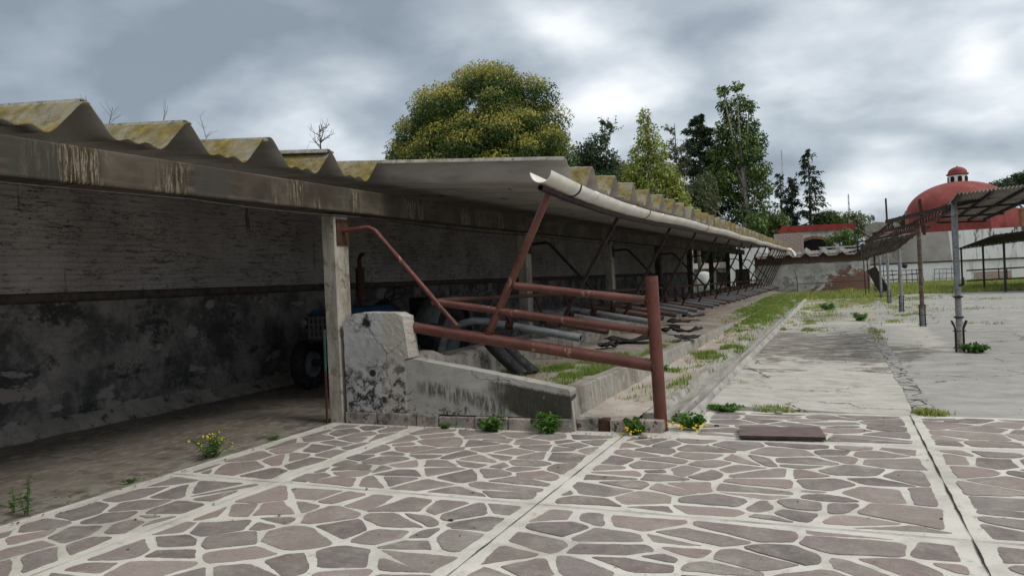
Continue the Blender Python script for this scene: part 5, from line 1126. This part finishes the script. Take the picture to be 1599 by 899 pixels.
def corr(p00, p10, p01, p11, name='roof_panel', mat='canopysheet', n=22, lab=None):   # corrugated sheet between four corners; ribs run p00->p01
    b = MB(); V = []; a, c, d, e = [Vector(p) for p in (p00, p10, p01, p11)]; nm = (c-a).cross(d-a).normalized(); m2 = 8
    for i in range(2*n+1):
        u = i/(2*n)
        for j in range(m2+1): v = j/m2; p = a.lerp(c, u).lerp(d.lerp(e, u), v); V.append(p+nm*(.022*(1 if i % 2 else -1)+.018*mnoise.noise(Vector((u*2, v*2, p.x)))))
    b.add(V, [(i*(m2+1)+j, i*(m2+1)+j+1, (i+1)*(m2+1)+j+1, (i+1)*(m2+1)+j) for i in range(2*n) for j in range(m2)], 0, False); o = b.build(name, M[mat], cn, 0); sl = o.modifiers.new('t', 'SOLIDIFY'); sl.thickness = .006
A_, B_, C_, D_ = aty(1492, 302, 13.6), aty(1660, 283, 13.6), aty(1462, 342, 21), aty(1538, 340, 21)
corr(A_, B_, C_, D_, n=26)
b = MB()
for u in (.04, .35, .66, .97): b.bar(A_.lerp(B_, u)-Vector((0, 0, .055)), C_.lerp(D_, u)-Vector((0, 0, .055)), .04, .05)
for u in (.33, .66, .97): b.bar(A_.lerp(C_, u)-Vector((0, 0, .1)), B_.lerp(D_, u)-Vector((0, 0, .1)), .04, .04)
b.build('sheet_battens', M['dkmetal'], cn)
M['canopydark'] = simple('dark_corrugated', (.10, .088, .075), .9, .5, 2.5, .3, dirt=(.2, .18, .15))  # darker brown-grey tone for the hanging sheet
corr((.70, 25.0, 2.26), (2.3, 25.0, 2.52), (.74, 26.0, 1.78), (1.7, 26.3, 2.02), mat='canopydark', n=12)

b = MB()
for k in range(5):
    u = k/4; b.bar(Vector((.62, 24.95, 2.31)).lerp(Vector((.70, 26.5, 1.79)), u), Vector((2.5, 24.95, 2.66)).lerp(Vector((1.9, 26.5, 2.12)), u), .035, .035)
b.bar((.62, 24.95, 2.34), (.70, 26.6, 1.8), .05, .05); b.bar((.6, 25, 2.3), (.55, 25, 2.75), .03, .03); b.bar((.55, 25, 2.75), (1.0, 25, 2.45), .03, .03); b.build('hanging_frame', M['dkmetal'], cn)
for q, yy in enumerate((22.6, 24.2, 29.5, 31.5)): b = MB(); b.bar((.95, yy, 2.46-.02*q), (2.6, yy+2, 2.72-.03*q), .03, .03); b.build('rafter', M['rust'], cn)
b = MB(); b.bar((2.06, 21.2, 2.3), (1.98, 21.2, 3.2), .07, .07); b.bar((1.7, 21, 2.75), (2.3, 21.2, 2.86), .12, .03); b.build('broken_upright', M['rust'], cn)
b = MB(); b.bar((1.35, 42, 0), (1.3, 42, 2.4), .05, .05); b.bar((1.55, 43, 0), (1.5, 43, 2.4), .05, .05); b.build('frame_leg', M['dkmetal'], cn)
# second canopy
c2 = thing('shade_frame', 'dark low shade frame with flat roof and side rails near the white wall', 'canopy', (8, 46, 0))
P2 = [(7.0, 52.3), (7.4, 47.6), (7.6, 43.2), (12.5, 43.2), (12.4, 47.6), (12, 52)]
for x, y in P2: b = MB(); b.bar((x, y, 0), (x, y, 2.62 if y < 46 else 2.45), .09, .09); b.build('leg', M['dkmetal'], c2)
def corr2():
    b = MB(); V = []; n = 30
    for i in range(2*n+1):
        u = i/(2*n); x0 = 6.9+u*6.2
        for y, z in ((41.5, 2.78), (53.2, 2.40)): V.append((x0, y, z+u*.55+(.025 if i % 2 else 0)))
    b.add(V, [(2*i, 2*i+1, 2*i+3, 2*i+2) for i in range(2*n)]); o = b.build('roof', M['dkmetal'], c2); sl = o.modifiers.new('t', 'SOLIDIFY'); sl.thickness = .02
corr2()
for yy, zz in ((41.6, 2.74), (53, 2.36)): b = MB(); b.bar((6.95, yy, zz), (13, yy, zz+.54), .06, .06); b.build('roof_beam', M['dkmetal'], c2)
for z in (1.05, .45): b = MB(); b.bar((7.05, 51, z), (13.2, 50, z+.12), .08, .08); b.build('rail', M['dkmetal'], c2)
b = MB()
for x in (8.6, 9.0, 11.6): b.bar((x, 50.6, .5), (x, 50.6, 1.1), .05, .05)
b.build('rail_uprights', M['dkmetal'], c2)
# junk frames along the white wall
for (x0, x1, lb) in ((3.2, 4.5, 'tangled dark metal frames piled left along the white wall'), (4.7, 6.3, 'dark metal rack with round top beside the tangled frames'), (7.0, 8.6, 'pale thin metal frame standing against the white wall')):
    b = MB(); r7 = random.Random(int(x0*10)); mt = 'galv' if x0 > 6.5 else 'dkmetal'
    for k in range(5): x = x0+(x1-x0)*k/4; b.bar((x, 66.5, 0), (x+r7.uniform(-.1, .1), 66.6, r7.uniform(.9, 1.6)), .05, .05)
    for z in (.35, .75, 1.1): b.bar((x0, 66.5, z), (x1, 66.5, z+r7.uniform(-.1, .1)), .05, .05); b.bar((x0, 66.5, z), (x1, 67.2, z), .04, .04)
    if x0 == 4.7: b.lathe((5.0, 66.5, 1.45), [(0, -.05), (.2, -.05), (.2, .05), (0, .05)], 14, 0, 'y')
    tag(b.build('scrap_rack', M[mt]), lb, 'scrap rack', 'junk frames by the white wall')
b = MB(); b.bar((1.75, 44.5, 1.45), (2.45, 45.0, 0), .5, .06, 0, (0, 1, 0)); tag(b.build('leaning_board', M['dkmetal']), 'dark board leaning among the far canopy poles', 'board')

# dry leaves and grit blown against edges
def litter():
    rnd = np.random.default_rng(77); C = []
    for _ in range(900):
        k = rnd.random()
        if k < .3: C.append((rnd.uniform(-5.6, 5), rnd.uniform(3, 8.8), .009))
        elif k < .5: C.append((rnd.uniform(-1.3, 6), rnd.uniform(9, 26), .07 if 0 else .03))
        elif k < .75: C.append((rnd.normal(-5.75, .25), rnd.uniform(3, 7.3), .012))
        elif k < .9: C.append((rnd.uniform(-5, -1.5), 7.30-abs(rnd.normal(0, .05)), .01))
        else: C.append((rnd.uniform(-2.55, -1.95), rnd.uniform(7.7, 20), .115))
    C = np.array(C); n = len(C); a = rnd.uniform(0, 6.28, n); D = np.stack([np.cos(a), np.sin(a), rnd.uniform(0, .3, n)], 1)
    U = np.stack([rnd.normal(0, .3, n), rnd.normal(0, .3, n), np.ones(n)], 1); ln = rnd.uniform(.008, .035, n)
    V = leafsoup(C, D, ln, ln*.35, rnd, 0, U); cols = np.array([(.10, .07, .04), (.16, .12, .07), (.06, .045, .03), (.20, .17, .12)])
    o = fastmesh('leaf_litter', V, 4, M['leaf'], cols[rnd.integers(0, 4, n)]); o['kind'] = 'stuff'
litter()
# drop the helper property
for o in bpy.data.objects:
    if '_w' in o: del o['_w']
